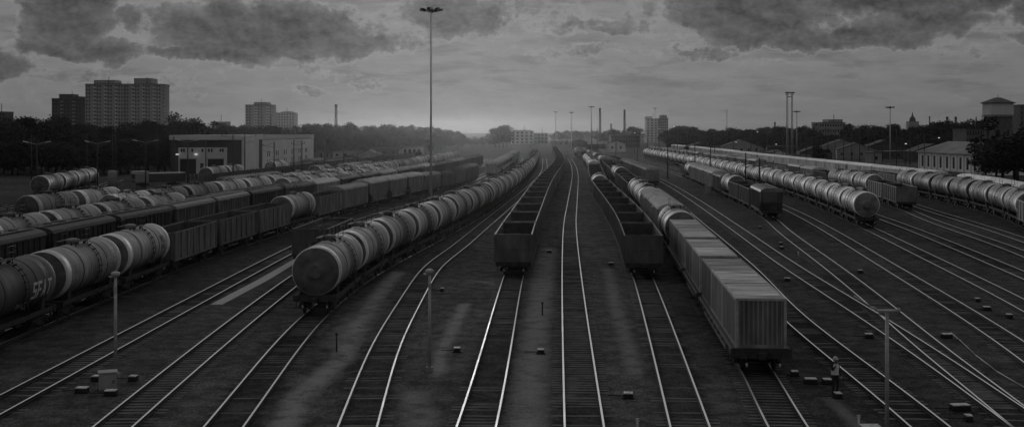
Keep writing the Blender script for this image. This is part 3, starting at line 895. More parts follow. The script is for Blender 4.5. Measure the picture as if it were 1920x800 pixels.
# ------------------------------------------------------------------ yard furniture
def lamp_post(x, y, h, label, arms=False):
    r = empty('lamp_post', (x, y, -.2))
    p = MB(); p.tube((0, 0, 0), (0, 0, h + .2), .085, 'galv', 10, .07); p.box((0, 0, .12), (.35, .35, .24), 'concrete'); p.build('pole', r)
    hd = MB()
    if arms:
        hd.box((0, 0, h + .26), (.95, .2, .07), 'galv'); hd.tube((-.4, 0, h + .28), (-.62, -.1, h + .42), .05, 'galv', 6); hd.tube((.4, 0, h + .28), (.52, -.05, h + .3), .07, 'galv', 8)
        hd.build('lamp_head', r)
        a = MB(); a.tube((-.45, 0, h + .3), (-1.1, .8, h + .75), .022, 'galv', 5); a.build('stay_rod', r)
    else:
        hd.lathe_z([(h + .15, .08), (h + .2, .2), (h + .36, .22), (h + .42, .1)], 0, 0, 'galv', 12)
        hd.box((-.16, -.02, h + .16), (.3, .16, .06), 'galv'); hd.build('lamp_head', r)
        bx = MB(); bx.box((.02, -.1, h - .45), (.14, .1, .3), 'galv'); bx.build('junction_box', r)
    tag(r, label, 'lamp post', 'short lamp posts in the yard')
lamp_post(-19.7, 57.5, 4.85, 'short pale lamp post behind the pale cabinet at lower left')
lamp_post(-4.2, 59.0, 4.8, 'short lamp post beside the curved empty track, below the tall mast')
lamp_post(15.1, 46.6, 4.75, 'T-topped lamp post in the lower right, near the worker', True)

def cabinet(x, y, w, d, h, rz, label, pale=True):
    r = empty('equipment_cabinet', (x, y, -.2), rz)
    b = MB(); b.box((0, 0, h / 2), (w, d, h), 'box'); b.build('body', r)
    l = MB(); l.box((0, 0, h + .03), (w + .1, d + .1, .06), 'box'); l.build('lid', r)
    q = MB(); q.box((0, -d / 2 - .012, h / 2), (w - .12, .02, h - .14), 'box'); q.box((w * .3, -d / 2 - .03, h / 2), (.04, .04, .12), 'darkmetal'); q.build('door', r)
    tag(r, label, 'cabinet')
cx, cy = gp(202, 720)
cabinet(cx, cy, .78, .62, .78, R(22), 'pale box cabinet at the foot of the left lamp post')
cx, cy = gp(1328, 361)
cabinet(cx, cy, 1.2, 1.0, 1.5, R(-15), 'grey equipment cabinet beside the light boxcars right of centre')
def switch_box(px, py, w, label, i, rz=0.):
    x, y = gp(px, py)
    r = empty('point_machine', (x, y, -.2), rz)
    b = MB(); w *= .9; b.box((0, 0, .14), (w, .36, .2), 'darkmetal'); b.box((0, 0, .03), (w + .12, .26, .06), 'darkmetal'); b.build('case', r)
    l = MB(); l.box((0, 0, .26), (w * .94, .38, .04), 'lid'); l.build('lid', r)
    s_ = MB(); s_.tube((-w / 2, .05, .1), (-w / 2 - .7, .1, .1), .025, 'darkmetal', 5); s_.build('rod', r)
    tag(r, label, 'point machine', 'point machine boxes on the ballast')
SB = [(154, 728, .62, 'leftmost dark box left of the pale cabinet, nearest the bottom'), (180, 706, .4, 'small dark box just behind left of the pale cabinet'), (208, 733, .62, 'dark box in front of the pale cabinet'), (250, 706, .4, 'small dark box right of the pale cabinet'),
      (857, 653, .4, 'small pale-topped box right of the middle lamp post'), (1014, 656, .42, 'dark box between the two centre tracks'), (1178, 738, .5, 'dark box right of the centre track near the bottom'),
      (829, 541, .3, 'small box behind the middle lamp post'), (1030, 470, .5, 'flat box right of the front centre gondola'), (1146, 493, .5, 'flat box left of the right-hand gondola'),
      (1490, 697, .4, 'small box beside the near container wagon'), (1520, 711, .66, 'dark pale-topped box between container wagon and worker'), (1551, 712, .45, 'box directly left of the worker'), (1571, 738, .34, 'box with white lid at the worker\'s feet'),
      (1476, 522, .5, 'dark box right of the container train, beside bare track'), (1629, 627, .5, 'dark box left of the right lamp post'), (1613, 507, .4, 'small dark box between diverging right tracks'),
      (1775, 627, .62, 'box at the end of the pale cable'), (1850, 576, .55, 'right-hand dark box between the long bare tracks'), (1892, 590, .4, 'small box near the right edge'), (1466, 463, .35, 'small box at the foot of the hopper train track'), (1464, 455, .3, 'smallest box near the hopper train track'),
      (1800, 760, .9, 'wide point machine at the lower right junction'), (1816, 780, .3, 'small light-topped post box at lower right'), (1425, 425, .3, 'tiny box near the grey pole'), (1833, 560, .35, 'small upright box near the right edge')]
for i, (px, py, w, lb) in enumerate(SB): switch_box(px, py, w, lb, i, R(random.uniform(-8, 8)))
for (px, py, h, lb) in ((631, 652, .75, 'thin dark marker post beside the sandy trail'), (1017, 585, .6, 'thin dark marker post between centre tracks'), (1610, 797, .35, 'low pale marker stub at lower right'), (1195, 799, .25, 'low pale marker stub at bottom centre'), (1497, 480, .4, 'pale marker stub between right tracks')):
    x, y = gp(px, py); r = empty('marker_post', (x, y, -.2)); k = 'white' if 'pale' in lb else 'darkmetal'
    m_ = MB(); m_.tube((0, 0, 0), (0, 0, h + .2), .045, k, 6); m_.build('post', r); m_ = MB(); m_.box((0, 0, h + .22), (.14, .06, .12), k); m_.build('cap', r)
    tag(r, lb, 'marker post')
mb = MB(); x, y = gp(1632, 806); mb.box((x, y, -.02), (.7, .5, .36), 'box'); mb.box((x, y, .18), (.76, .56, .04), 'lid')
tag(mb.build('concrete_block'), 'pale concrete block at the bottom edge below the worker', 'block')
# pale cable on the ground at right
mb = MB(); pts = [gp(*q) for q in ((1783, 618), (1800, 632), (1830, 660), (1870, 690), (1925, 722))]
for a, b in zip(pts, pts[1:]): mb.tube((a[0], a[1], -.16), (b[0], b[1], -.16), .035, 'galv', 5)
tag(mb.build('ground_cable'), 'thin pale cable running over the ballast at lower right', 'cable')

# tall floodlight mast
def mast(x, y, h, label, arms=6, r0=.32, group='floodlight masts'):
    r = empty('floodlight_mast', (x, y, -.2))
    p = MB(); p.tube((0, 0, 0), (0, 0, h), r0, 'galv', 12, r0 * .4); p.box((0, 0, .3), (1.4, 1.4, .6), 'concrete'); p.build('pole', r)
    c = MB(); c.lathe_z([(h - .25, .3), (h - .1, .5), (h + .05, .5), (h + .45, .22), (h + .55, .1)], 0, 0, 'darkmetal', 12); c.build('head_ring', r)
    for i in range(arms):
        t = 2 * PI * i / arms + .1; d = Vector((math.cos(t), math.sin(t), 0))
        a = MB(); a.tube(tuple(d * .4 + Vector((0, 0, h - .1))), tuple(d * 1.0 + Vector((0, 0, h + .1))), .06, 'darkmetal', 5)
        pt = d * 1.3 + Vector((0, 0, h + .12)); a.box(tuple(pt), (.75, .5, .3), 'darkmetal', t, 0, R(-14)); a.build('floodlight', r)
    tag(r, label, 'floodlight mast', group)
mast(-11.55, 165, 29.4, 'tallest floodlight mast, standing alone between the trains', 7, .2)
for i, (px, py, Y, lb) in enumerate(((1109, 200, 620, 'distant floodlight mast left of the two centre chimneys'), (1071, 211, 800, 'distant thin floodlight mast just right of the vanishing tracks'), (1042, 210, 850, 'distant thin floodlight mast above the vanishing tracks'),
        (1669, 201, 420, 'floodlight mast with crow nest left of the long white shed'), (1494, 209, 520, 'slimmer floodlight mast just right of the twin tower'), (1228, 203, 900, 'floodlight mast in front of the pale tower block'))):
    mast(wx(px, Y), Y, wz(py, Y), lb, 5, .3)
def twin_tower(px0, px1, py, Y, label):
    r = empty('lattice_light_tower', (wx((px0 + px1) / 2, Y), Y, -.2)); h = wz(py, Y); hw = (px1 - px0) / 2 * Y / F
    for s in (-1, 1):
        m_ = MB(); c = s * hw
        for dx in (-.35, .35):
            for dy in (-.35, .35): m_.tube((c + dx, dy, 0), (c + dx * .6, dy * .6, h), .08, 'galv', 5)
        k = 0; z = 0
        while z < h - 1.5:
            q = (-1) ** k; f = 1 - .4 * z / h
            m_.tube((c - .35 * q * f, -.35 * f, z), (c + .35 * q * f, -.35 * f, z + 1.5), .035, 'galv', 4); m_.tube((c - .35 * q * f, .35 * f, z), (c + .35 * q * f, .35 * f, z + 1.5), .035, 'galv', 4)
            z += 1.5; k += 1
        m_.build('lattice_column', r)
        t = MB(); t.box((c, 0, h), (1.3, 1.2, .2), 'darkmetal')
        for dx in (-.6, 0, .6): t.box((c + dx, -.5, h + .6), (.5, .3, .5), 'darkmetal', 0, R(25))
        t.tube((c, 0, h), (c, 0, h + 1.3), .05, 'darkmetal', 4); t.build('lamp_platform', r)
    m_ = MB(); m_.box((0, 0, h - 1), (2 * hw, .2, .25), 'darkmetal'); m_.build('bridge', r)
    tag(r, label, 'light tower')
twin_tower(1476, 1485, 176, 450, 'twin lattice light tower rising over the white train at right')

# ------------------------------------------------------------------ catenary and lamp poles
def pole(px, Y, py_top, label, kind='catenary', group='line poles', rz=0.):
    h = wz(py_top, Y) + .2
    r = empty('line_pole', (wx(px, Y), Y, -.2), rz)
    p = MB(); p.tube((0, 0, 0), (0, 0, h), .17, 'concpole', 8, .12); p.build('pole', r)
    if kind == 'catenary':
        a = MB(); a.tube((0, 0, h - 1.2), (2.6, 0, h - .9), .04, 'darkmetal', 4); a.tube((0, 0, h - .2), (2.4, 0, h - .9), .03, 'darkmetal', 4); a.tube((0, 0, h - 2.4), (2.3, 0, h - 2.0), .03, 'darkmetal', 4); a.build('bracket_arm', r)
        i_ = MB(); i_.lathe_z([(h - .9, .07), (h - .6, .09), (h - .5, .05)], 2.5, 0, 'darkmetal', 6); i_.build('insulator', r)
    elif kind == 'double':
        for s in (-1, 1):
            a = MB(); a.tube((0, 0, h - .3), (s * 1.7, 0, h + .15), .045, 'galv', 5); a.build('lamp_arm', r)
            l = MB(); l.box((s * 2.1, 0, h + .2), (.95, .34, .14), 'lampwhite', 0, 0, -s * R(12)); l.build('lamp_head', r)
    tag(r, label, 'pole', group)
for i, (px, Y, pt, lb) in enumerate(((69, 215, 268, 'double-armed lamp pole at far left, before the dark wood'), (183, 232, 267, 'double-armed lamp pole left of the cylindrical silo'), (273, 232, 265, 'double-armed lamp pole right of the cylindrical silo'), (352, 245, 264, 'double-armed lamp pole before the depot doors'))):
    pole(px, Y, pt, lb, 'double', 'double-armed lamp poles')
LP = [(59, 260, 252), (163, 270, 250), (211, 275, 252), (217, 280, 252), (295, 285, 250), (326, 262, 256), (386, 268, 262), (437, 260, 248), (459, 262, 248), (514, 258, 266), (551, 272, 262), (566, 270, 262), (609, 300, 262), (644, 310, 264), (671, 330, 258), (707, 350, 262), (735, 380, 262)]
for i, (px, Y, pt) in enumerate(LP): pole(px, Y, pt, f"grey line pole, {ordn(i + 1)} from the left in the row by the depot", 'catenary', 'line poles by the depot', R(180) if i % 2 else 0.)
rg = random.Random(11)
RP = [(1120, 520, 240), (1155, 470, 242), (1195, 420, 250), (1252, 300, 268), (1288, 400, 245), (1303, 340, 262), (1332, 300, 270), (1340, 520, 244), (1363, 700, 205), (1375, 560, 240), (1398, 250, 286), (1424, 210, 296), (1439, 480, 250), (1452, 420, 262), (1468, 380, 250), (1500, 360, 248), (1512, 430, 252),
      (1540, 470, 246), (1552, 420, 244), (1566, 520, 246), (1582, 400, 250), (1597, 470, 248), (1612, 380, 244), (1628, 500, 246), (1640, 430, 252), (1655, 470, 242), (1681, 400, 240), (1692, 520, 250), (1706, 430, 248), (1722, 470, 254), (1733, 380, 246), (1214, 600, 243), (1270, 640, 246), (1408, 610, 243), (1486, 640, 238), (1523, 340, 256)]
for i, (px, Y, pt) in enumerate(RP): pole(px, Y, pt, f"thin line pole, {ordn(i + 1)} in the cluster beyond the right-hand trains", 'catenary', 'line poles beyond the right trains', rg.choice((0., R(180))))
def wire(name, pts, label, r=.03):
    mb = MB()
    for a, b in zip(pts, pts[1:]):
        a = Vector(a); b = Vector(b); prev = a
        for k in range(1, 9):
            t = k / 8; q = a.lerp(b, t); q.z -= 4 * .8 * t * (1 - t); mb.tube(prev, q, r, 'darkmetal', 4, cap=False); prev = q
    tag(mb.build('overhead_wire'), label, 'wire', 'overhead wires')
def pz(px, Y, py): return (wx(px, Y), Y, wz(py, Y))
wire('', [pz(-60, 255, 262), pz(59, 260, 262), pz(163, 270, 260), pz(295, 285, 259), pz(326, 290, 262)], 'upper wire before the dark wood at left', .045)
wire('', [pz(-60, 255, 282), pz(59, 260, 281), pz(211, 275, 279), pz(326, 290, 278)], 'lower wire before the dark wood at left', .035)
for k, (y0, pyy) in enumerate(((430, 252), (430, 262), (470, 258), (520, 252))):
    wire('', [pz(1240, y0 + 150, pyy), pz(1400, y0 + 60, pyy + 1), pz(1560, y0, pyy + 2), pz(1740, y0 - 20, pyy + 3)], ['uppermost', 'lowest', 'middle', 'farthest'][k] + ' overhead wire crossing the pole cluster at right', .04)

# ------------------------------------------------------------------ silo, loco
mb_r = empty('storage_silo', (wx(211, 235), 235, -.2))
m_ = MB(); m_.lathe_z([(0, .9), (3.9, .9), (4.25, .75), (4.4, .3)], 0, 0, 'silo', 20); m_.build('tank', mb_r)
m_ = MB(); m_.tube((.95, -.3, 0), (.95, -.3, 4.2), .04, 'darkmetal', 4); m_.build('pipe', mb_r)
tag(mb_r, 'upright cylindrical silo between the left tank wagons and the depot', 'silo')
def railcar(px, Y, L, rz, label):
    r = empty('service_railcar', (wx(px, Y), Y, 0), rz)
    b = MB(); b.box((0, 0, 1.9), (2.8, L, 1.7), 'dark_wall'); b.box((0, -L / 2 + 1.5, 2.2), (2.85, 2.9, 2.2), 'grey_wall'); b.build('body', r)
    q = MB(); q.box((0, 0, 3.0), (3.0, L + .2, .16), 'white'); q.box((0, -L / 2 + 1.5, 3.4), (3, 3.1, .14), 'white'); q.build('roof', r)
    w = MB(); w.box((0, -L / 2 - .02, 2.6), (2.0, .06, .7), 'glass'); w.build('windscreen', r)
    for s in (-1, 1):
        l = MB(); l.tube((s * .8, -L / 2 - .02, 1.6), (s * .8, -L / 2 - .08, 1.6), .12, 'lampwhite', 8); l.build('headlight', r)
        g = bogie(); k = g.build('bogie', r, (0, s * (L / 2 - 2), 0)); wheelset(0).build('wheelset', k)
    tag(r, label, 'railcar')
railcar(297, 253, 11, R(-55), 'small railcar with white roof left of the depot')

# ------------------------------------------------------------------ buildings
def bld(name, x, y, rz=0.): return empty(name, (x, y, -.2), rz)
# depot: portal block + long wing
Yd = 332; x0, x1 = wx(318.5, Yd), wx(453.5, Yd)
r = bld('depot_building', 0, 0)
zt = wz(252, Yd); zb = wz(261, Yd); W_ = x1 - x0
m_ = MB(); m_.box(((x0 + x1) / 2, Yd + 14, zb / 2), (W_ - .4, 28, zb), 'dark_wall'); m_.build('wall', r)
m_ = MB(); m_.box(((x0 + x1) / 2, Yd + 13.6, (zb + zt) / 2), (W_, 28.8, zt - zb), 'pale_wall'); m_.build('fascia', r)
xa, xb = wx(334, Yd - .5), wx(425, Yd - .5); z_a = wz(276, Yd)
m_ = MB(); m_.box(((xa + xb) / 2, Yd - .1, z_a / 2 + .1), (xb - xa, .3, z_a), 'pale_wall'); m_.build('front_panel', r)
m_ = MB(); m_.box((x1 - .15 + .6, Yd + 9, zt / 2), (1.0, 18, zt - .6), 'pale_wall'); m_.build('side_wall', r)
for (pa, pb) in ((338, 368), (390, 420)):
    m_ = MB(); a, b = wx(pa, Yd), wx(pb, Yd); zz = wz(297, Yd); m_.box(((a + b) / 2, Yd - .3, zz / 2), (b - a, .12, zz), 'mark'); d_ = m_.build('door', r)
    m_ = MB(); m_.box(((a + b) / 2, Yd - .3, zz + .12), (b - a + .5, .2, .22), 'grey_wall'); m_.build('door_frame', d_)
for pc in (341, 345.5, 361, 380, 392, 397.5, 414, 418.5):
    m_ = MB(); m_.box((wx(pc, Yd), Yd - .28, wz(280.5, Yd)), (.5, .08, .9), 'glass'); m_.build('window', r)
m_ = MB(); m_.box((wx(379, Yd), Yd - .28, 1.6), (.9, .1, 3.2), 'dark_wall'); m_.build('side_door', r)
for pc in (333.5, 368.5):
    m_ = MB(); m_.box((wx(pc, Yd), Yd - .7, wz(288, Yd)), (.7, .5, .35), 'lit'); m_.build('wall_lamp', r)
# wing
A = Vector((wx(459, 336), 336)); B = Vector((wx(588, 470), 470)); dv = (B - A); L_ = dv.length; ang = math.atan2(dv.y, dv.x)
w = empty('wing', (A.x, A.y, 0), ang); w.parent = r; w.name = 'wing'
tag(r, 'long pale depot with a dark-framed front of two wide doors', 'depot')
# wing geometry in local coords : x along wall, +y to the left (away from tracks)
def wing_box(name, c, d, mk):
    m_ = MB(); m_.box(c, d, mk); o = m_.build(name, w); return o
bpy.data.objects.remove(w)
mw = Matrix.Translation((A.x, A.y, 0)) @ Matrix.Rotation(ang, 4, 'Z')
def wing(name, c, d, mk):
    m_ = MB(); m_.box(c, d, mk); m_.v = [tuple(mw @ Vector(q)) for q in m_.v]; return m_.build(name, r)
hw_ = 9.4
wing('wing_wall', (L_ / 2, 10, hw_ / 2), (L_, 20, hw_), 'pale_wall')
wing('wing_roof', (L_ / 2, 10.2, hw_ + .12), (L_ - .5, 19, .22), 'roofing')
wing('parapet', (L_ - 1.0, 10, hw_ + .9), (1.6, 20.4, 1.7), 'pale_wall')
wing('rear_parapet', (L_ / 2 + 20, 20.3, hw_ + .9), (L_ - 44, .5, 1.8), 'pale_wall')
for i in range(8):
    x = 4 + i * 15.5
    for dx in (0, 3.4):
        if x + dx > L_ - 6: continue
        wing('window', (x + dx, -.03, 5.1), (1.1, .1, 1.6), 'glass'); wing('tall_window', (x + dx, -.03, 1.7), (1.1, .1, 3.0), 'glass')
# fence/low wall in front of the depot
m_ = MB()
A2 = Vector((wx(335, 285), 285)); B2 = Vector((wx(640, 420), 420)); n = 60
r2 = empty('trackside_fence', (0, 0, -.2))
for i in range(n):
    q = A2.lerp(B2, i / n); m_.box((q.x, q.y, .8), (.25, .25, 1.6), 'concrete')
m_.build('posts', r2)['kind'] = 'stuff'
dv2 = B2 - A2; mm = MB(); mm.box(((A2.x + B2.x) / 2, (A2.y + B2.y) / 2, .75), (dv2.length, .1, 1.2), 'dark_wall', math.atan2(dv2.y, dv2.x)); mm.build('panel', r2)
tag(r2, 'low dark fence with pale posts in front of the depot', 'fence')

def tower_block(px0, px1, py, Y, depth, floors, bays, wallm, label, name='apartment_block', steps=(), rz=0., balc=True):
    xa, xb = wx(px0, Y), wx(px1, Y); h = wz(py, Y); W = xb - xa; xc = (xa + xb) / 2
    r = bld(name, xc, Y, rz)
    m_ = MB(); m_.box((0, depth / 2, h / 2), (W, depth, h), wallm); m_.build('wall', r)
    for (a, b, dh) in steps:
        m_ = MB(); m_.box(((a + b) / 2 * W - W / 2, depth / 2, h + dh / 2), ((b - a) * W, depth * .8, dh), wallm); m_.build('roof_house', r)
    fh = h / floors; bw = W / bays
    g_ = MB(); g_.box((0, 0, 0), (bw * .5, .12, fh * .5), 'glass'); wm_ = g_.mesh('window'); rest = MB(); cnt = 0
    g_ = MB(); g_.box((0, 0, 0), (bw * .95, 1.2, fh * .38), 'pale_wall' if wallm != 'dark_wall' else 'grey_wall'); bm_ = g_.mesh('balcony')
    for f in range(floors - 1, -1, -1):
        for b in range(bays):
            if b % 4 == 2 and balc: continue
            c_ = (-W / 2 + (b + .5) * bw, -.02, (f + .55) * fh)
            cnt += 1
            if cnt <= 100: link('window', wm_, r, c_)
            else: rest.box(c_, (bw * .5, .12, fh * .5), 'glass')
        if balc:
            for b in range(bays):
                if b % 4 == 3: link('balcony', bm_, r, (-W / 2 + (b + .5) * bw, -.6, (f + .22) * fh))
            g_ = MB(); g_.box((W / 2 + .5, depth * .3, (f + .25) * fh), (1.0, depth * .35, fh * .35), 'grey_wall'); g_.build('side_balcony', r)
    if rest.f: rest.build('lower_windows', r)['kind'] = 'stuff'
    m_ = MB(); m_.box((0, depth / 2, h + .25), (W + .6, depth + .6, .5), 'roofing'); m_.build('roof', r)
    m_ = MB(); m_.tube((W * .1, 2, h), (W * .1, 2, h + 6), .25, 'darkmetal', 4); m_.build('antenna', r)
    tag(r, label, 'building')
M['block'] = simple('pale_panel_wall', .38, .12, .08, .9)
tower_block(160, 231, 158, 900, 20, 17, 14, 'block', 'left half of the tallest pale apartment block, many balconies', steps=((.2, .75, 3.5),))
tower_block(232, 302, 158, 903, 22, 17, 14, 'block', 'right half of the tallest pale apartment block, stepped roof', steps=((.25, .7, 5),))
tower_block(97, 158, 185, 950, 18, 13, 11, 'dark_wall', 'dark apartment block left of the tallest block', steps=((.2, .6, 4), (.7, .9, 2)))
tower_block(460, 510, 197, 1100, 20, 14, 9, 'grey_wall', 'grey apartment block above the depot', steps=((.3, .8, 3),))
tower_block(516, 552, 212, 1250, 20, 11, 7, 'grey_wall', 'smaller pale apartment block right of the grey one', steps=((.3, .8, 2),), balc=False)
tower_block(398, 424, 229, 900, 14, 5, 6, 'grey_wall', 'low block peeping over the trees left of the grey block', balc=False)
tower_block(-12, 9, 210, 800, 14, 9, 4, 'dark_wall', 'dark block cut by the left edge', balc=False)
tower_block(1212, 1233, 223, 1300, 18, 9, 3, 'pale_wall', 'pale half of the mill tower at centre right', 'mill_tower', ((0, .5, 3),), balc=False)
tower_block(1234, 1253, 222, 1310, 24, 9, 5, 'grey_wall', 'dark half of the mill tower at centre right', 'mill_tower', ((.35, .9, 4),), balc=False)
tower_block(1536, 1584, 230, 800, 20, 5, 10, 'grey_wall', 'flat-roofed block among trees left of the pole cluster', balc=False, steps=((.4, .95, 2.5),))
tower_block(1812, 1848, 243, 520, 16, 4, 7, 'brick', 'low dark block left of the water tower', 'workshop_building', balc=False)
tower_block(1913, 1935, 197, 700, 16, 9, 4, 'brick', 'grey block cut by the right edge behind the water tower', balc=False)
tower_block(1146, 1200, 253, 900, 20, 3, 12, 'dark_wall', 'low dark factory hall left of the mill tower', 'factory_hall', balc=False)
tower_block(958, 1000, 246, 1150, 25, 4, 5, 'pale_wall', 'hazy pale warehouse beside the vanishing tracks', 'warehouse', balc=False, steps=((.1, .9, 1.5),))
tower_block(1001, 1027, 250, 1180, 20, 3, 4, 'grey_wall', 'hazy grey annex right of the pale warehouse', 'warehouse', balc=False)
tower_block(755, 790, 276, 600, 14, 1, 4, 'pale_wall', 'small pale shed in the haze left of the tall mast', 'shed', balc=False)
def chimney(px, py, Y, rr, label):
    r = bld('chimney_stack', wx(px, Y), Y); h = wz(py, Y)
    m_ = MB(); m_.tube((0, 0, 0), (0, 0, h), rr, 'brick', 12, rr * .65); m_.build('shaft', r); m_ = MB(); m_.lathe_z([(h - 1.5, rr * .75), (h, rr * .8), (h + .3, rr * .6)], 0, 0, 'brick', 12); m_.build('cap', r)
    tag(r, label, 'chimney')
for a in ((630, 196, 1300, 2.2, 'chimney left of the sun glow, above the wood'), (1125, 203, 1500, 1.9, 'left of the two tall thin chimneys at centre right'), (1171, 206, 1400, 1.9, 'right of the two tall thin chimneys at centre right'), (1146, 232, 1500, 1.9, 'short chimney between the two tall ones'),
          (1776, 219, 900, 1.3, 'short chimney over the wood left of the water tower, left one'), (1792, 219, 900, 1.3, 'short chimney over the wood left of the water tower, right one'), (1743, 218, 1200, 1.0, 'thin chimney over the right-hand wood'), (1453, 229, 1200, 1.3, 'squat chimney left of the twin light tower')): chimney(*a)
# church-like silhouette
r = bld('belfry', wx(1713, 1100), 1100); m_ = MB(); m_.box((0, 3, 11), (9, 9, 22), 'grey_wall'); m_.build('tower', r); m_ = MB(); m_.lathe_z([(22, 3.2), (25, 2.8), (27, 1), (31, .2)], 0, 3, 'roofing', 8); m_.build('spire', r)
tag(r, 'small spired tower over the right-hand wood', 'tower')
# water tower
Y = 335; xc = wx(1882, Y); hw = wx(1911, Y) - xc; r = bld('water_tower', xc, Y + 4)
def ngon(mb, rr, z0, z1, mk, n=8, r2=None, sm=False): mb.lathe_z([(z0, rr), (z1, r2 if r2 is not None else rr)], 0, 0, mk, n, sm)
m_ = MB(); ngon(m_, hw * .92, 0, wz(214, Y), 'brick'); m_.build('shaft', r)
m_ = MB(); ngon(m_, hw * 1.02, wz(214, Y), wz(192, Y), 'pale_wall'); ngon(m_, hw * 1.08, wz(215, Y) - .35, wz(215, Y), 'concrete'); m_.build('drum', r)
m_ = MB(); ngon(m_, hw * 1.16, wz(192, Y), wz(191, Y), 'roofing'); ngon(m_, hw * 1.14, wz(191, Y), wz(181, Y), 'roofing', 8, .9); m_.tube((0, 0, wz(181, Y)), (0, 0, wz(176, Y)), .08, 'darkmetal', 4); m_.build('roof', r)
for k in range(8):
    t = PI / 8 + k * PI / 4; m_ = MB(); m_.box((math.cos(t) * hw * .86, math.sin(t) * hw * .86, 12), (.15, .9, 1.5), 'glass', t); m_.build('window', r)
tag(r, 'brick water tower with pale octagonal tank and low peaked roof', 'water tower')
# shed with pilasters
r = bld('long_shed', 0, 0); X0, X1, Ya, Yb, ez, rz_ = 135.5, 156, 324, 386, 5.5, 8.7
m_ = MB(); m_.prism_y([(X0, 0), (X1, 0), (X1, ez), ((X0 + X1) / 2, rz_), (X0, ez)], Ya, Yb, 'whitewash'); m_.build('wall', r)
m_ = MB(); xm = (X0 + X1) / 2
m_.prism_y([(X0 - .7, ez - .15), (xm, rz_ + .1), (xm, rz_ + .35), (X0 - .7, ez + .1)], Ya - .6, Yb + .6, 'shedroof'); m_.prism_y([(xm, rz_ + .1), (X1 + .7, ez - .15), (X1 + .7, ez + .1), (xm, rz_ + .35)], Ya - .6, Yb + .6, 'shedroof')
m_.build('roof', r)
for i in range(11):
    y = Ya + 4 + i * (Yb - Ya - 8) / 10
    m_ = MB(); m_.box((X0 - .02, y, 2.7), (.1, 1.5, 3.6), 'glass'); m_.build('window', r)
    m_ = MB(); m_.box((X0 - .12, y + 2.7, 2.6), (.24, .7, 5.0), 'pale_wall'); m_.build('pilaster', r)
tag(r, 'long pale shed with narrow windows and stained pitched roof', 'shed')
# low sheds in the mid-ground clutter at right
def small_shed(px, Y, W, D, H, wallm, label, gable=True, rz=0.):
    r = bld('trackside_hut', wx(px, Y), Y, rz)
    m_ = MB(); m_.prism_y([(-W / 2, 0), (W / 2, 0), (W / 2, H), (0, H + (W * .18 if gable else .2)), (-W / 2, H)], 0, D, wallm); m_.build('wall', r)
    m_ = MB(); t = H + (W * .18 if gable else .2)
    m_.prism_y([(-W / 2 - .3, H), (-W / 2 - .3, H + .15), (0, t + .25), (W / 2 + .3, H + .15), (W / 2 + .3, H), (0, t + .06)][::-1], -.3, D + .3, 'roofing'); m_.build('roof', r)
    n = max(1, int(W / 3.5))
    for i in range(n):
        m_ = MB(); m_.box((-W / 2 + (i + .5) * W / n, -.03, H * .55), (1.0, .08, H * .3), 'glass'); m_.build('window', r)
    tag(r, label, 'hut', 'trackside huts')
HS = [(1462, 470, 12, 10, 3.4, 'pale_wall'), (1496, 480, 14, 8, 3, 'pale_wall'), (1530, 500, 16, 9, 4, 'grey_wall'), (1425, 470, 11, 10, 4.5, 'pale_wall'), (1606, 520, 20, 10, 5, 'grey_wall'), (1643, 430, 5, 5, 5.5, 'pale_wall'), (1660, 560, 26, 10, 5, 'grey_wall'),
      (1700, 520, 22, 12, 4, 'grey_wall'), (1390, 640, 24, 10, 5, 'grey_wall'), (1348, 700, 20, 9, 4, 'pale_wall'), (1315, 620, 16, 9, 5, 'grey_wall'), (1283, 760, 20, 12, 6, 'grey_wall'), (1156, 700, 12, 12, 6, 'pale_wall'), (1120, 820, 14, 10, 4, 'grey_wall'), (1085, 900, 16, 10, 5, 'grey_wall'), (1052, 980, 16, 10, 5, 'pale_wall'),
      (1580, 640, 24, 12, 5, 'grey_wall'), (1468, 640, 20, 12, 5, 'grey_wall'), (1750, 470, 20, 10, 5, 'grey_wall'), (1786, 520, 24, 10, 5, 'dark_wall'),
      (470, 640, 20, 10, 4, 'grey_wall'), (655, 520, 18, 9, 4, 'pale_wall'), (690, 430, 10, 8, 4.5, 'pale_wall'), (720, 560, 16, 10, 5, 'grey_wall')]
for i, (px, Y, W, D, H, wm) in enumerate(HS):
    wm = {'pale_wall': 'grey_wall', 'grey_wall': 'dark_wall', 'dark_wall': 'dark_wall'}[wm] if i % 4 else wm
    H *= .8; W *= .85
    tn = {'pale_wall': 'pale', 'grey_wall': 'grey', 'dark_wall': 'dark'}[wm]
    side = 'right of centre beyond the trains' if px > 960 else 'on the left beyond the trains'
    small_shed(px, Y, W, D, H, wm, f"low {tn} hut, {ordn(i + 1 if px > 960 else i - 19)} {'of those' } {side}", i % 2 == 0, R(rg.uniform(-12, 12)))
# small lit lamps in the distance
for i, (px, py, Y) in enumerate(((1264, 237, 640), (1236, 241, 640), (1380, 266, 520), (1420, 247, 560), (1455, 270, 480), (1190, 249, 640), (1698, 269, 430), (1760, 258, 470))):
    h = wz(py, Y); r = empty('yard_light', (wx(px, Y), Y, -.2)); m_ = MB(); m_.tube((0, 0, 0), (0, 0, h), .12, 'darkmetal', 6, .08); m_.build('pole', r)
    m_ = MB(); m_.box((0, -.3, h + .1), (.6, .35, .3), 'lit'); m_.build('lamp', r); tag(r, f"small lit yard light, {ordn(i + 1)} of those glowing at right", 'yard light', 'lit yard lights')

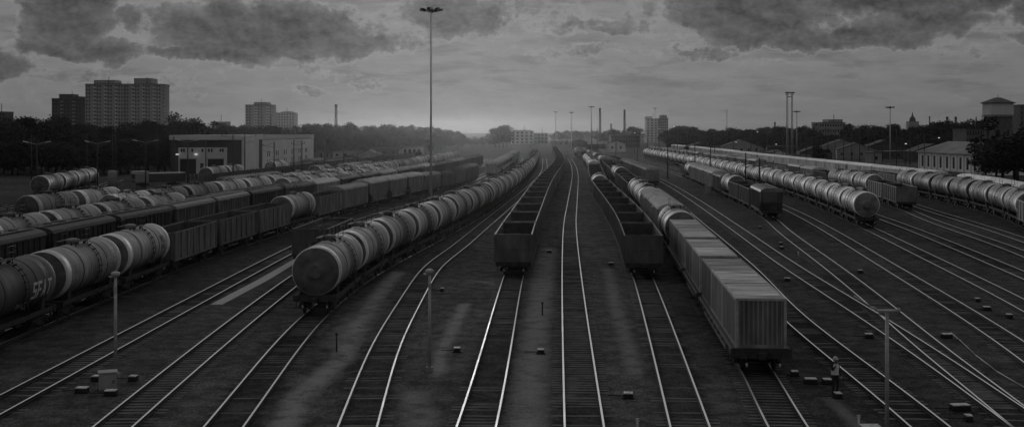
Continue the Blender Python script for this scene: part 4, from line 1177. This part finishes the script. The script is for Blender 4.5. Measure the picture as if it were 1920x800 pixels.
# ------------------------------------------------------------------ trees
def crown_mesh(seed, n=2600, tall=1.0, wide=1.0):
    rg = random.Random(seed); mb = MB()
    blobs = []
    for i in range(15):
        t = rg.random(); z = .3 + .6 * t; rr = (math.sin(PI * min(1, (z - .18) / .85)) ** .7) * .34 * wide; a = rg.uniform(0, 2 * PI)
        blobs.append((math.cos(a) * rr * rg.uniform(.3, 1), math.sin(a) * rr * rg.uniform(.3, 1), z, rg.uniform(.1, .19)))
    for i in range(n):
        bx_, by_, bz_, br = rg.choice(blobs)
        while True:
            d = Vector((rg.uniform(-1, 1), rg.uniform(-1, 1), rg.uniform(-1, 1)))
            if .3 < d.length < 1: break
        d *= br * (1 if rg.random() < .85 else 1.3); c = Vector((bx_, by_, bz_ * tall)) + d
        s_ = rg.uniform(.012, .028)
        u = Vector((rg.uniform(-1, 1), rg.uniform(-1, 1), rg.uniform(-1, 1))).normalized(); w_ = u.orthogonal().normalized()
        mb.quad([c + u * s_, c + w_ * s_, c - u * s_, c - w_ * s_ * .7], 'leaf')
    tr = MB(); tr.tube((0, 0, 0), (0, 0, .3), .022, 'bark', 8, .016); tr.tube((0, 0, .3), (.03, 0, .75), .016, 'bark', 6, .005)
    for b in blobs[:7]: tr.tube((0, 0, rg.uniform(.2, .4)), (b[0], b[1], b[2] * tall), .009, 'bark', 5, .003)
    return mb.mesh('crown'), tr.mesh('trunk')
VAR = [crown_mesh(s, 2600, 1., w_) for s, w_ in ((1, 1.2), (2, 1.4), (3, 1.0), (4, 1.5), (5, 1.3), (6, 1.1))]
TREEN = {}
def tree(px, Y, py_top, label, group='trees of the distant woods', sx=1., var=None):
    H = wz(py_top, Y); k = rg.randrange(6) if var is None else var
    r = empty('broadleaf_tree', (wx(px, Y), Y, -.3), rg.uniform(0, 6.28)); r.scale = (H * sx, H * sx, H)
    link('crown', VAR[k][0], r); link('trunk', VAR[k][1], r)
    tag(r, label, 'tree', group)
def row(pts, n, phrase, group, jit=8, sx=1.0):
    """pts: (px, py_top, Y) samples along the wood's skyline"""
    for i in range(n):
        t = i / (n - 1) * (len(pts) - 1); k = min(int(t), len(pts) - 2); u = t - k
        px = pts[k][0] * (1 - u) + pts[k + 1][0] * u + rg.uniform(-jit, jit) * .5; py = pts[k][1] * (1 - u) + pts[k + 1][1] * u; Y = pts[k][2] * (1 - u) + pts[k + 1][2] * u
        H = wz(py, Y)
        tree(px, Y + rg.uniform(-12, 12), HY - (H * rg.uniform(.86, 1.06) - CH) * F / Y, f"dark tree, {ordn(i + 1)} from the left in {phrase}", group, sx * rg.uniform(.9, 1.25))
row([(-15, 216, 420), (60, 219, 430), (160, 226, 440), (240, 232, 450), (320, 226, 460), (420, 232, 480)], 36, 'the dark wood at far left', 'trees of the far left wood')
row([(-15, 236, 370), (120, 240, 375), (320, 243, 390)], 26, 'the lower front of the left wood', 'front trees of the far left wood', 8, 1.2)
row([(-15, 262, 330), (120, 262, 335), (310, 262, 345)], 24, 'the scrub under the left wood', 'scrub under the left wood', 8, 1.6)
row([(430, 236, 620), (520, 237, 640), (600, 231, 700), (700, 231, 760), (770, 237, 850), (860, 243, 1000)], 46, 'the wood behind the depot', 'trees of the wood behind the depot', 10, 1.2)
row([(560, 250, 520), (680, 252, 600), (800, 254, 760), (930, 256, 1000)], 34, 'the front edge of the hazy wood', 'front trees of the hazy wood', 10, 1.5)
row([(925, 240, 900), (938, 233, 905), (950, 240, 910)], 5, 'the clump left of the pale warehouse', 'clump by the pale warehouse', 6)
row([(1130, 246, 1200), (1160, 240, 1150), (1200, 238, 1100)], 9, 'the clump left of the mill tower', 'clump by the mill tower', 6)
row([(1255, 238, 900), (1300, 237, 900), (1380, 240, 880), (1450, 240, 850), (1530, 232, 800)], 36, 'the wood right of the mill tower', 'trees right of the mill tower', 8, 1.25)
row([(1590, 234, 760), (1660, 232, 740), (1760, 232, 720), (1800, 228, 700), (1856, 226, 680)], 34, 'the wood left of the water tower', 'trees left of the water tower', 8, 1.25)
row([(1250, 251, 760), (1400, 252, 740), (1560, 250, 680), (1700, 252, 640), (1850, 254, 600)], 44, 'the low hedge before the right-hand wood', 'hedge trees at right', 10, 1.6)
row([(1040, 245, 1500), (1120, 244, 1500)], 10, 'the haze above the vanishing tracks', 'trees above the vanishing tracks', 10, 1.6)
tree(333, 440, 214, 'round-topped tree standing above the wood left of the depot', None, 1., 0); tree(387, 450, 217, 'spreading tree standing above the depot roof', None, 1., 3)
tree(1902, 300, 213, 'big dark tree hiding the foot of the water tower', None, 1.25, 3); tree(1868, 292, 262, 'lower leafy tree at the end of the long shed', None, 1.5, 1); tree(1925, 285, 235, 'dark tree cut by the right edge', None, 1.4, 4); tree(1880, 288, 236, 'dense tree in front of the water tower shaft', None, 1.5, 3); tree(1908, 280, 262, 'low bushy tree under the big dark tree', None, 2.0, 1); tree(1848, 296, 290, 'low bush at the corner of the long shed', None, 1.8, 5)
tree(1535, 440, 272, 'small dark bush tree among the huts at right', None, 1.4, 0)
rootc = VAR

# ------------------------------------------------------------------ worker
def worker(x, y, rz):
    root = empty('person', (x, y, -.2), rz)
    J = {'pelvis': (0, 0, .95), 'spine': (0, .01, 1.15), 'chest': (0, .02, 1.36), 'neck': (0, .01, 1.5), 'head0': (0, -.01, 1.57), 'head1': (0, -.02, 1.68), 'headtop': (0, -.01, 1.745),
         'hipL': (-.1, 0, .9), 'kneeL': (-.12, -.03, .5), 'ankL': (-.13, .02, .09), 'toeL': (-.14, -.16, .03),
         'hipR': (.1, 0, .9), 'kneeR': (.12, -.03, .5), 'ankR': (.12, .03, .09), 'toeR': (.14, -.15, .03),
         'shL': (-.19, .02, 1.43), 'elL': (-.27, -.12, 1.2), 'wrL': (-.13, -.2, 1.43), 'haL': (-.09, -.2, 1.5),
         'shR': (.19, .02, 1.43), 'elR': (.26, .03, 1.14), 'wrR': (.27, -.07, .9), 'haR': (.26, -.09, .83)}
    Rr = {'pelvis': .135, 'spine': .13, 'chest': .15, 'neck': .06, 'head0': .075, 'head1': .1, 'headtop': .07, 'hipL': .1, 'kneeL': .065, 'ankL': .045, 'toeL': .04, 'hipR': .1, 'kneeR': .065, 'ankR': .045, 'toeR': .04,
          'shL': .075, 'elL': .05, 'wrL': .032, 'haL': .034, 'shR': .075, 'elR': .05, 'wrR': .032, 'haR': .034}
    E = [('pelvis', 'spine'), ('spine', 'chest'), ('chest', 'neck'), ('neck', 'head0'), ('head0', 'head1'), ('head1', 'headtop'), ('pelvis', 'hipL'), ('hipL', 'kneeL'), ('kneeL', 'ankL'), ('ankL', 'toeL'), ('pelvis', 'hipR'), ('hipR', 'kneeR'), ('kneeR', 'ankR'), ('ankR', 'toeR'),
         ('chest', 'shL'), ('shL', 'elL'), ('elL', 'wrL'), ('wrL', 'haL'), ('chest', 'shR'), ('shR', 'elR'), ('elR', 'wrR'), ('wrR', 'haR')]
    vs = [Vector(v) for v in J.values()]; names = list(J); rads = [Rr[n] for n in names]; ed = [(names.index(a), names.index(b)) for a, b in E]
    for side, hand, wr in ((-1, 'haL', 'wrL'), (1, 'haR', 'wrR')):
        h = Vector(J[hand]); d = (h - Vector(J[wr])).normalized(); u = d.orthogonal().normalized()
        for k in range(5):
            off = u * (k - 1.5) * .02 if k < 4 else u * -.045
            L = (.06, .072, .068, .052, .045)[k]; base = h + off * (1 if k < 4 else .9); mid = base + d * L * .55 + Vector((0, -.008, 0)); tip = base + d * L + Vector((0, -.025, 0))
            i0 = len(vs); vs += [mid, tip]; rads += [.0095, .008]; ed += [(names.index(hand), i0), (i0, i0 + 1)]
    me = bpy.data.meshes.new('body'); me.from_pydata([tuple(v) for v in vs], ed, [])
    o = bpy.data.objects.new('body', me); col.objects.link(o)
    md = o.modifiers.new('skin', 'SKIN'); md.use_smooth_shade = True
    for i, rr in enumerate(rads): me.skin_vertices[0].data[i].radius = (rr, rr)
    me.skin_vertices[0].data[0].use_root = True
    ss = o.modifiers.new('sub', 'SUBSURF'); ss.levels = 2; ss.render_levels = 2
    bpy.context.view_layer.update(); dg = bpy.context.evaluated_depsgraph_get()
    m2 = bpy.data.meshes.new_from_object(o.evaluated_get(dg)); m2.name = 'body'
    bpy.data.objects.remove(o)
    m2.materials.clear(); m2.materials.append(M['cloth']); m2.materials.append(M['skin'])
    for p in m2.polygons:
        c = p.center; p.use_smooth = True
        skin = c.z > 1.515 or (abs(c.x - .26) < .09 and c.z < .89 and c.y < -.02 and c.z > .7) or (c.y < -.15 and c.z > 1.4)
        p.material_index = 1 if skin else 0
    link('body', m2, root)
    v = MB(); pr = []
    n = 18
    for (z, rx_, ry_) in ((.98, .185, .155), (1.1, .178, .15), (1.3, .2, .165), (1.42, .2, .15), (1.5, .1, .09)):
        for i in range(n):
            t = 2 * PI * i / n; v.v.append((math.cos(t) * rx_, math.sin(t) * ry_ + .015, z))
    for k in range(4):
        for i in range(n):
            j = (i + 1) % n; v.face([k * n + i, k * n + j, (k + 1) * n + j, (k + 1) * n + i], 'vest', True)
    v.build('vest', root)
    c = MB(); c.lathe_z([(1.68, .125), (1.7, .118), (1.76, .105), (1.81, .06), (1.825, .01)], 0, -.01, 'helmet', 16); c.box((0, -.12, 1.69), (.15, .1, .015), 'helmet'); c.build('helmet', root)
    f = MB(); f.box((0, -.118, 1.63), (.025, .035, .045), 'skin')
    for s in (-1, 1): f.box((s * .035, -.108, 1.655), (.025, .012, .012), 'mark'); f.box((s * .1, -.01, 1.63), (.018, .035, .055), 'skin')
    f.box((0, -.104, 1.595), (.045, .012, .01), 'mark'); f.build('face', root)
    p = MB(); p.box((-.085, -.16, 1.58), (.05, .025, .13), 'darkmetal'); p.tube((-.085, -.16, 1.64), (-.085, -.16, 1.74), .006, 'darkmetal', 4)
    p.v = [(q[0], q[1], q[2]) for q in p.v]
    tag(root, 'worker in pale vest and helmet standing beside the track, hand raised to face', 'person')
    rad = p.mesh('handheld_radio'); ro = link('handheld_radio', rad, None, (x, y, -.2), (0, 0, rz)); tag(ro, 'small dark radio held up by the trackside worker', 'radio')
worker(wx(1566, 53.6), 53.6, R(25))

# ------------------------------------------------------------------ light
SUN_AZ, SUN_EL = math.atan((838 - HX) / F), R(3.0)
sd = bpy.data.lights.new('sun', 'SUN'); sd.energy = SUN_E = .5; sd.angle = R(10); sd.color = (1, .985, .97)
so = bpy.data.objects.new('sun', sd); col.objects.link(so)
dvec = Vector((math.sin(SUN_AZ) * math.cos(SUN_EL), math.cos(SUN_AZ) * math.cos(SUN_EL), math.sin(SUN_EL)))
so.rotation_euler = dvec.to_track_quat('Z', 'Y').to_euler()
sd.color = (1, 1, 1)

# ------------------------------------------------------------------ sky
wd = bpy.data.worlds.new("World"); scene.world = wd; wd.use_nodes = True
nt = wd.node_tree; nt.nodes.clear(); N = NT(nt)
out = N.n('ShaderNodeOutputWorld'); bg = N.n('ShaderNodeBackground'); N.l(bg.outputs[0], out.inputs[0])
sky = N.n('ShaderNodeTexSky'); sky.sky_type = 'NISHITA'; sky.sun_disc = False; sky.sun_elevation = SUN_EL; sky.sun_rotation = SUN_AZ
sky.air_density = 1.0; sky.dust_density = 3.0
bw = N.n('ShaderNodeRGBToBW'); N.l(sky.outputs[0], bw.inputs[0])
tc = N.n('ShaderNodeTexCoord'); sp = N.n('ShaderNodeSeparateXYZ'); N.l(tc.outputs['Generated'], sp.inputs[0])
az = N.m('ARCTAN2', sp.outputs[0], sp.outputs[1]); el = N.m('ARCSINE', sp.outputs[2])
u = N.m('MULTIPLY', az, F); v = N.m('MULTIPLY', el, F)
uv = N.n('ShaderNodeCombineXYZ'); N.l(u, uv.inputs[0]); N.l(v, uv.inputs[1]); UV = uv.outputs[0]
# cloud edges broken up by fractal noise
nv = N.n('ShaderNodeTexNoise'); N.l(UV, nv.inputs['Vector']); nv.inputs['Scale'].default_value = .016; nv.inputs['Detail'].default_value = 8; nv.inputs['Roughness'].default_value = .62
off = N.v('MULTIPLY', N.v('SUBTRACT', nv.outputs['Color'], (.5, .5, .5)), (130., 80., 0.))
P = N.v('ADD', UV, off)
CL = [(165, 30, 80, 85, .9), (185, 105, 105, 22, .8), (500, 62, 205, 58, .9), (430, 102, 150, 20, .9), (655, 80, 90, 28, .75), (268, 45, 42, 25, .6), (20, 140, 90, 36, .75), (850, 25, 120, 48, .6), (770, 78, 50, 16, .4),
      (1400, 25, 150, 58, .95), (1530, 75, 215, 24, .85), (1700, 10, 175, 34, 1.3), (1700, 58, 130, 26, .75), (1900, 20, 80, 50, .8), (1900, 85, 80, 18, .5), (1330, 98, 85, 12, .5), (1130, 48, 120, 20, .45), (1100, 95, 140, 14, .35), (1010, 18, 80, 34, .4), (1230, 20, 60, 40, .35),
      (590, 136, 30, 12, .4), (650, 141, 36, 11, .35), (585, 170, 32, 11, .4), (690, 163, 40, 11, .4), (440, 145, 18, 10, .3), (350, 150, 26, 22, .3), (340, 187, 70, 14, .3), (1760, 112, 75, 13, .35), (200, 152, 110, 18, .35), (60, 190, 80, 10, .25), (1010, 190, 26, 5, .35), (1580, 212, 60, 9, .15), (1430, 120, 60, 5, .3), (1790, 192, 70, 3, .2), (1110, 132, 110, 7, .15)]
acc = None
for (cx_, cy_, rx_, ry_, dk) in CL:
    q = N.v('MULTIPLY', N.v('SUBTRACT', P, (cx_ - HX, HY - cy_, 0.)), (1. / rx_, 1. / ry_, 0.))
    ln = N.v('LENGTH', q); mk_ = N.m('MULTIPLY', N.ramp(ln, 1.6, .35, 0., 1.), dk)
    acc = mk_ if acc is None else N.m('MAXIMUM', acc, mk_)
# cloud cover everywhere above and around the frame
gen = N.noise(N.v('MULTIPLY', UV, (.5, 1.4, 0.)), .006, 7, .6)
hi = N.ramp(N.m('ABSOLUTE', el), R(6.8), R(12), 0., 1.)
acc = N.m('MAXIMUM', acc, N.m('MULTIPLY', N.ramp(gen, .42, .58, 0., .6), hi))
wisp = N.noise(N.v('MULTIPLY', UV, (.45, 2.2, 0.)), .02, 7, .65)
puff = N.noise(N.v('MULTIPLY', UV, (1., 1.35, 0.)), .022, 10, .66)
fine_ = N.noise(N.v('MULTIPLY', UV, (1., 1.5, 0.)), .09, 6, .6)
fld = N.m('ADD', acc, N.m('MULTIPLY', N.m('SUBTRACT', puff, .5), .95))
fld = N.m('ADD', fld, N.m('MULTIPLY', N.m('SUBTRACT', fine_, .5), .22))
body_ = N.ramp(fld, .15, .58, 0., 1.)
core = N.m('MULTIPLY', N.ramp(fld, .3, 1.0, .6, 1.), N.ramp(fine_, .3, .7, .92, 1.06))
puff2 = N.noise(N.v('MULTIPLY', N.v('ADD', UV, (6., 12., 0.)), (1., 1.35, 0.)), .022, 6, .58)
puff3 = N.noise(N.v('MULTIPLY', UV, (1., 1.35, 0.)), .022, 6, .58)
relief = N.m('MULTIPLY', N.m('SUBTRACT', puff3, puff2), 1.0)
streak = N.noise(N.v('MULTIPLY', UV, (.28, 1.6, 0.)), .021, 8, .62, .6)
sband = N.m('MULTIPLY', N.ramp(v, 40., 105., 0., 1.), .42)
stk = N.m('MULTIPLY', N.ramp(streak, .47, .66, 0., 1.), sband)
low_ = N.noise(N.v('MULTIPLY', UV, (.4, 2.6, 0.)), .018, 7, .6, .4)
stk = N.m('MAXIMUM', stk, N.m('MULTIPLY', N.ramp(low_, .56, .7, 0., .26), N.ramp(v, 8., 40., 0., 1.)))
dens = N.m('MULTIPLY', body_, core)
dens = N.m('MAXIMUM', dens, stk)
dens = N.m('SUBTRACT', dens, N.m('MULTIPLY', relief, N.m('ADD', .25, body_)))
edge = N.m('MULTIPLY', N.ramp(fld, .16, .32, 0., 1.), N.ramp(fld, .46, .32, 0., 1.))
# base tone: the Nishita sky flattened by haze
base = N.m('POWER', N.m('MULTIPLY', bw.outputs[0], .1), .15)
sdot = N.v('DOT_PRODUCT', tc.outputs['Generated'], tuple(dvec))
front = N.ramp(sdot, -.6, .97, .58, 1., True)
glow = N.m('POWER', N.m('MAXIMUM', N.v('DOT_PRODUCT', tc.outputs['Generated'], (math.sin(SUN_AZ), math.cos(SUN_AZ), .0)), 0.), 700.)
horiz = N.ramp(N.m('ABSOLUTE', el), 0., R(9), 1.0, 1.12)
val = N.m('MULTIPLY', N.m('MULTIPLY', base, front), horiz)
val = N.m('MULTIPLY', val, N.ramp(el, R(8), R(28), 1., 2.3))
val = N.m('MULTIPLY', val, N.ramp(wisp, .3, .7, .92, 1.07))
val = N.m('MULTIPLY', val, N.m('SUBTRACT', 1., N.m('MULTIPLY', dens, .6)))
val = N.m('MULTIPLY', val, N.m('ADD', 1., N.m('MULTIPLY', edge, .2)))
val = N.m('MULTIPLY', val, N.m('ADD', 1., N.m('MULTIPLY', glow, -.12)))
SKY_K = .195
val = N.m('MULTIPLY', val, SKY_K)
cc = N.n('ShaderNodeCombineColor')
for i in range(3): N.l(val, cc.inputs[i])
N.l(cc.outputs[0], bg.inputs[0]); bg.inputs[1].default_value = 1.

# ------------------------------------------------------------------ evening haze over the yard
HAZE = .00004
if HAZE:
    hb = MB(); hb.box((0, 1000, 14), (2400, 1960, 30), 'steel'); me = hb.mesh('haze'); me.materials.clear()
    hm = bpy.data.materials.new('evening_haze'); hm.use_nodes = True; h = hm.node_tree; h.nodes.clear()
    ho = h.nodes.new('ShaderNodeOutputMaterial'); vs_ = h.nodes.new('ShaderNodeVolumeScatter'); vs_.inputs['Density'].default_value = HAZE; vs_.inputs['Anisotropy'].default_value = .9
    vs_.inputs['Color'].default_value = (.98, .98, .98, 1)
    h.links.new(vs_.outputs[0], ho.inputs['Volume']); me.materials.append(hm)
    tag(link('haze', me), kind='structure')

scene.view_settings.view_transform = 'Standard'; scene.view_settings.look = 'None'; scene.view_settings.exposure = 0; scene.view_settings.gamma = 1
scene.render.engine = 'CYCLES'
scene.cycles.use_denoising = True
scene.cycles.max_bounces = 5; scene.cycles.diffuse_bounces = 2; scene.cycles.volume_bounces = 0; scene.cycles.transparent_max_bounces = 6
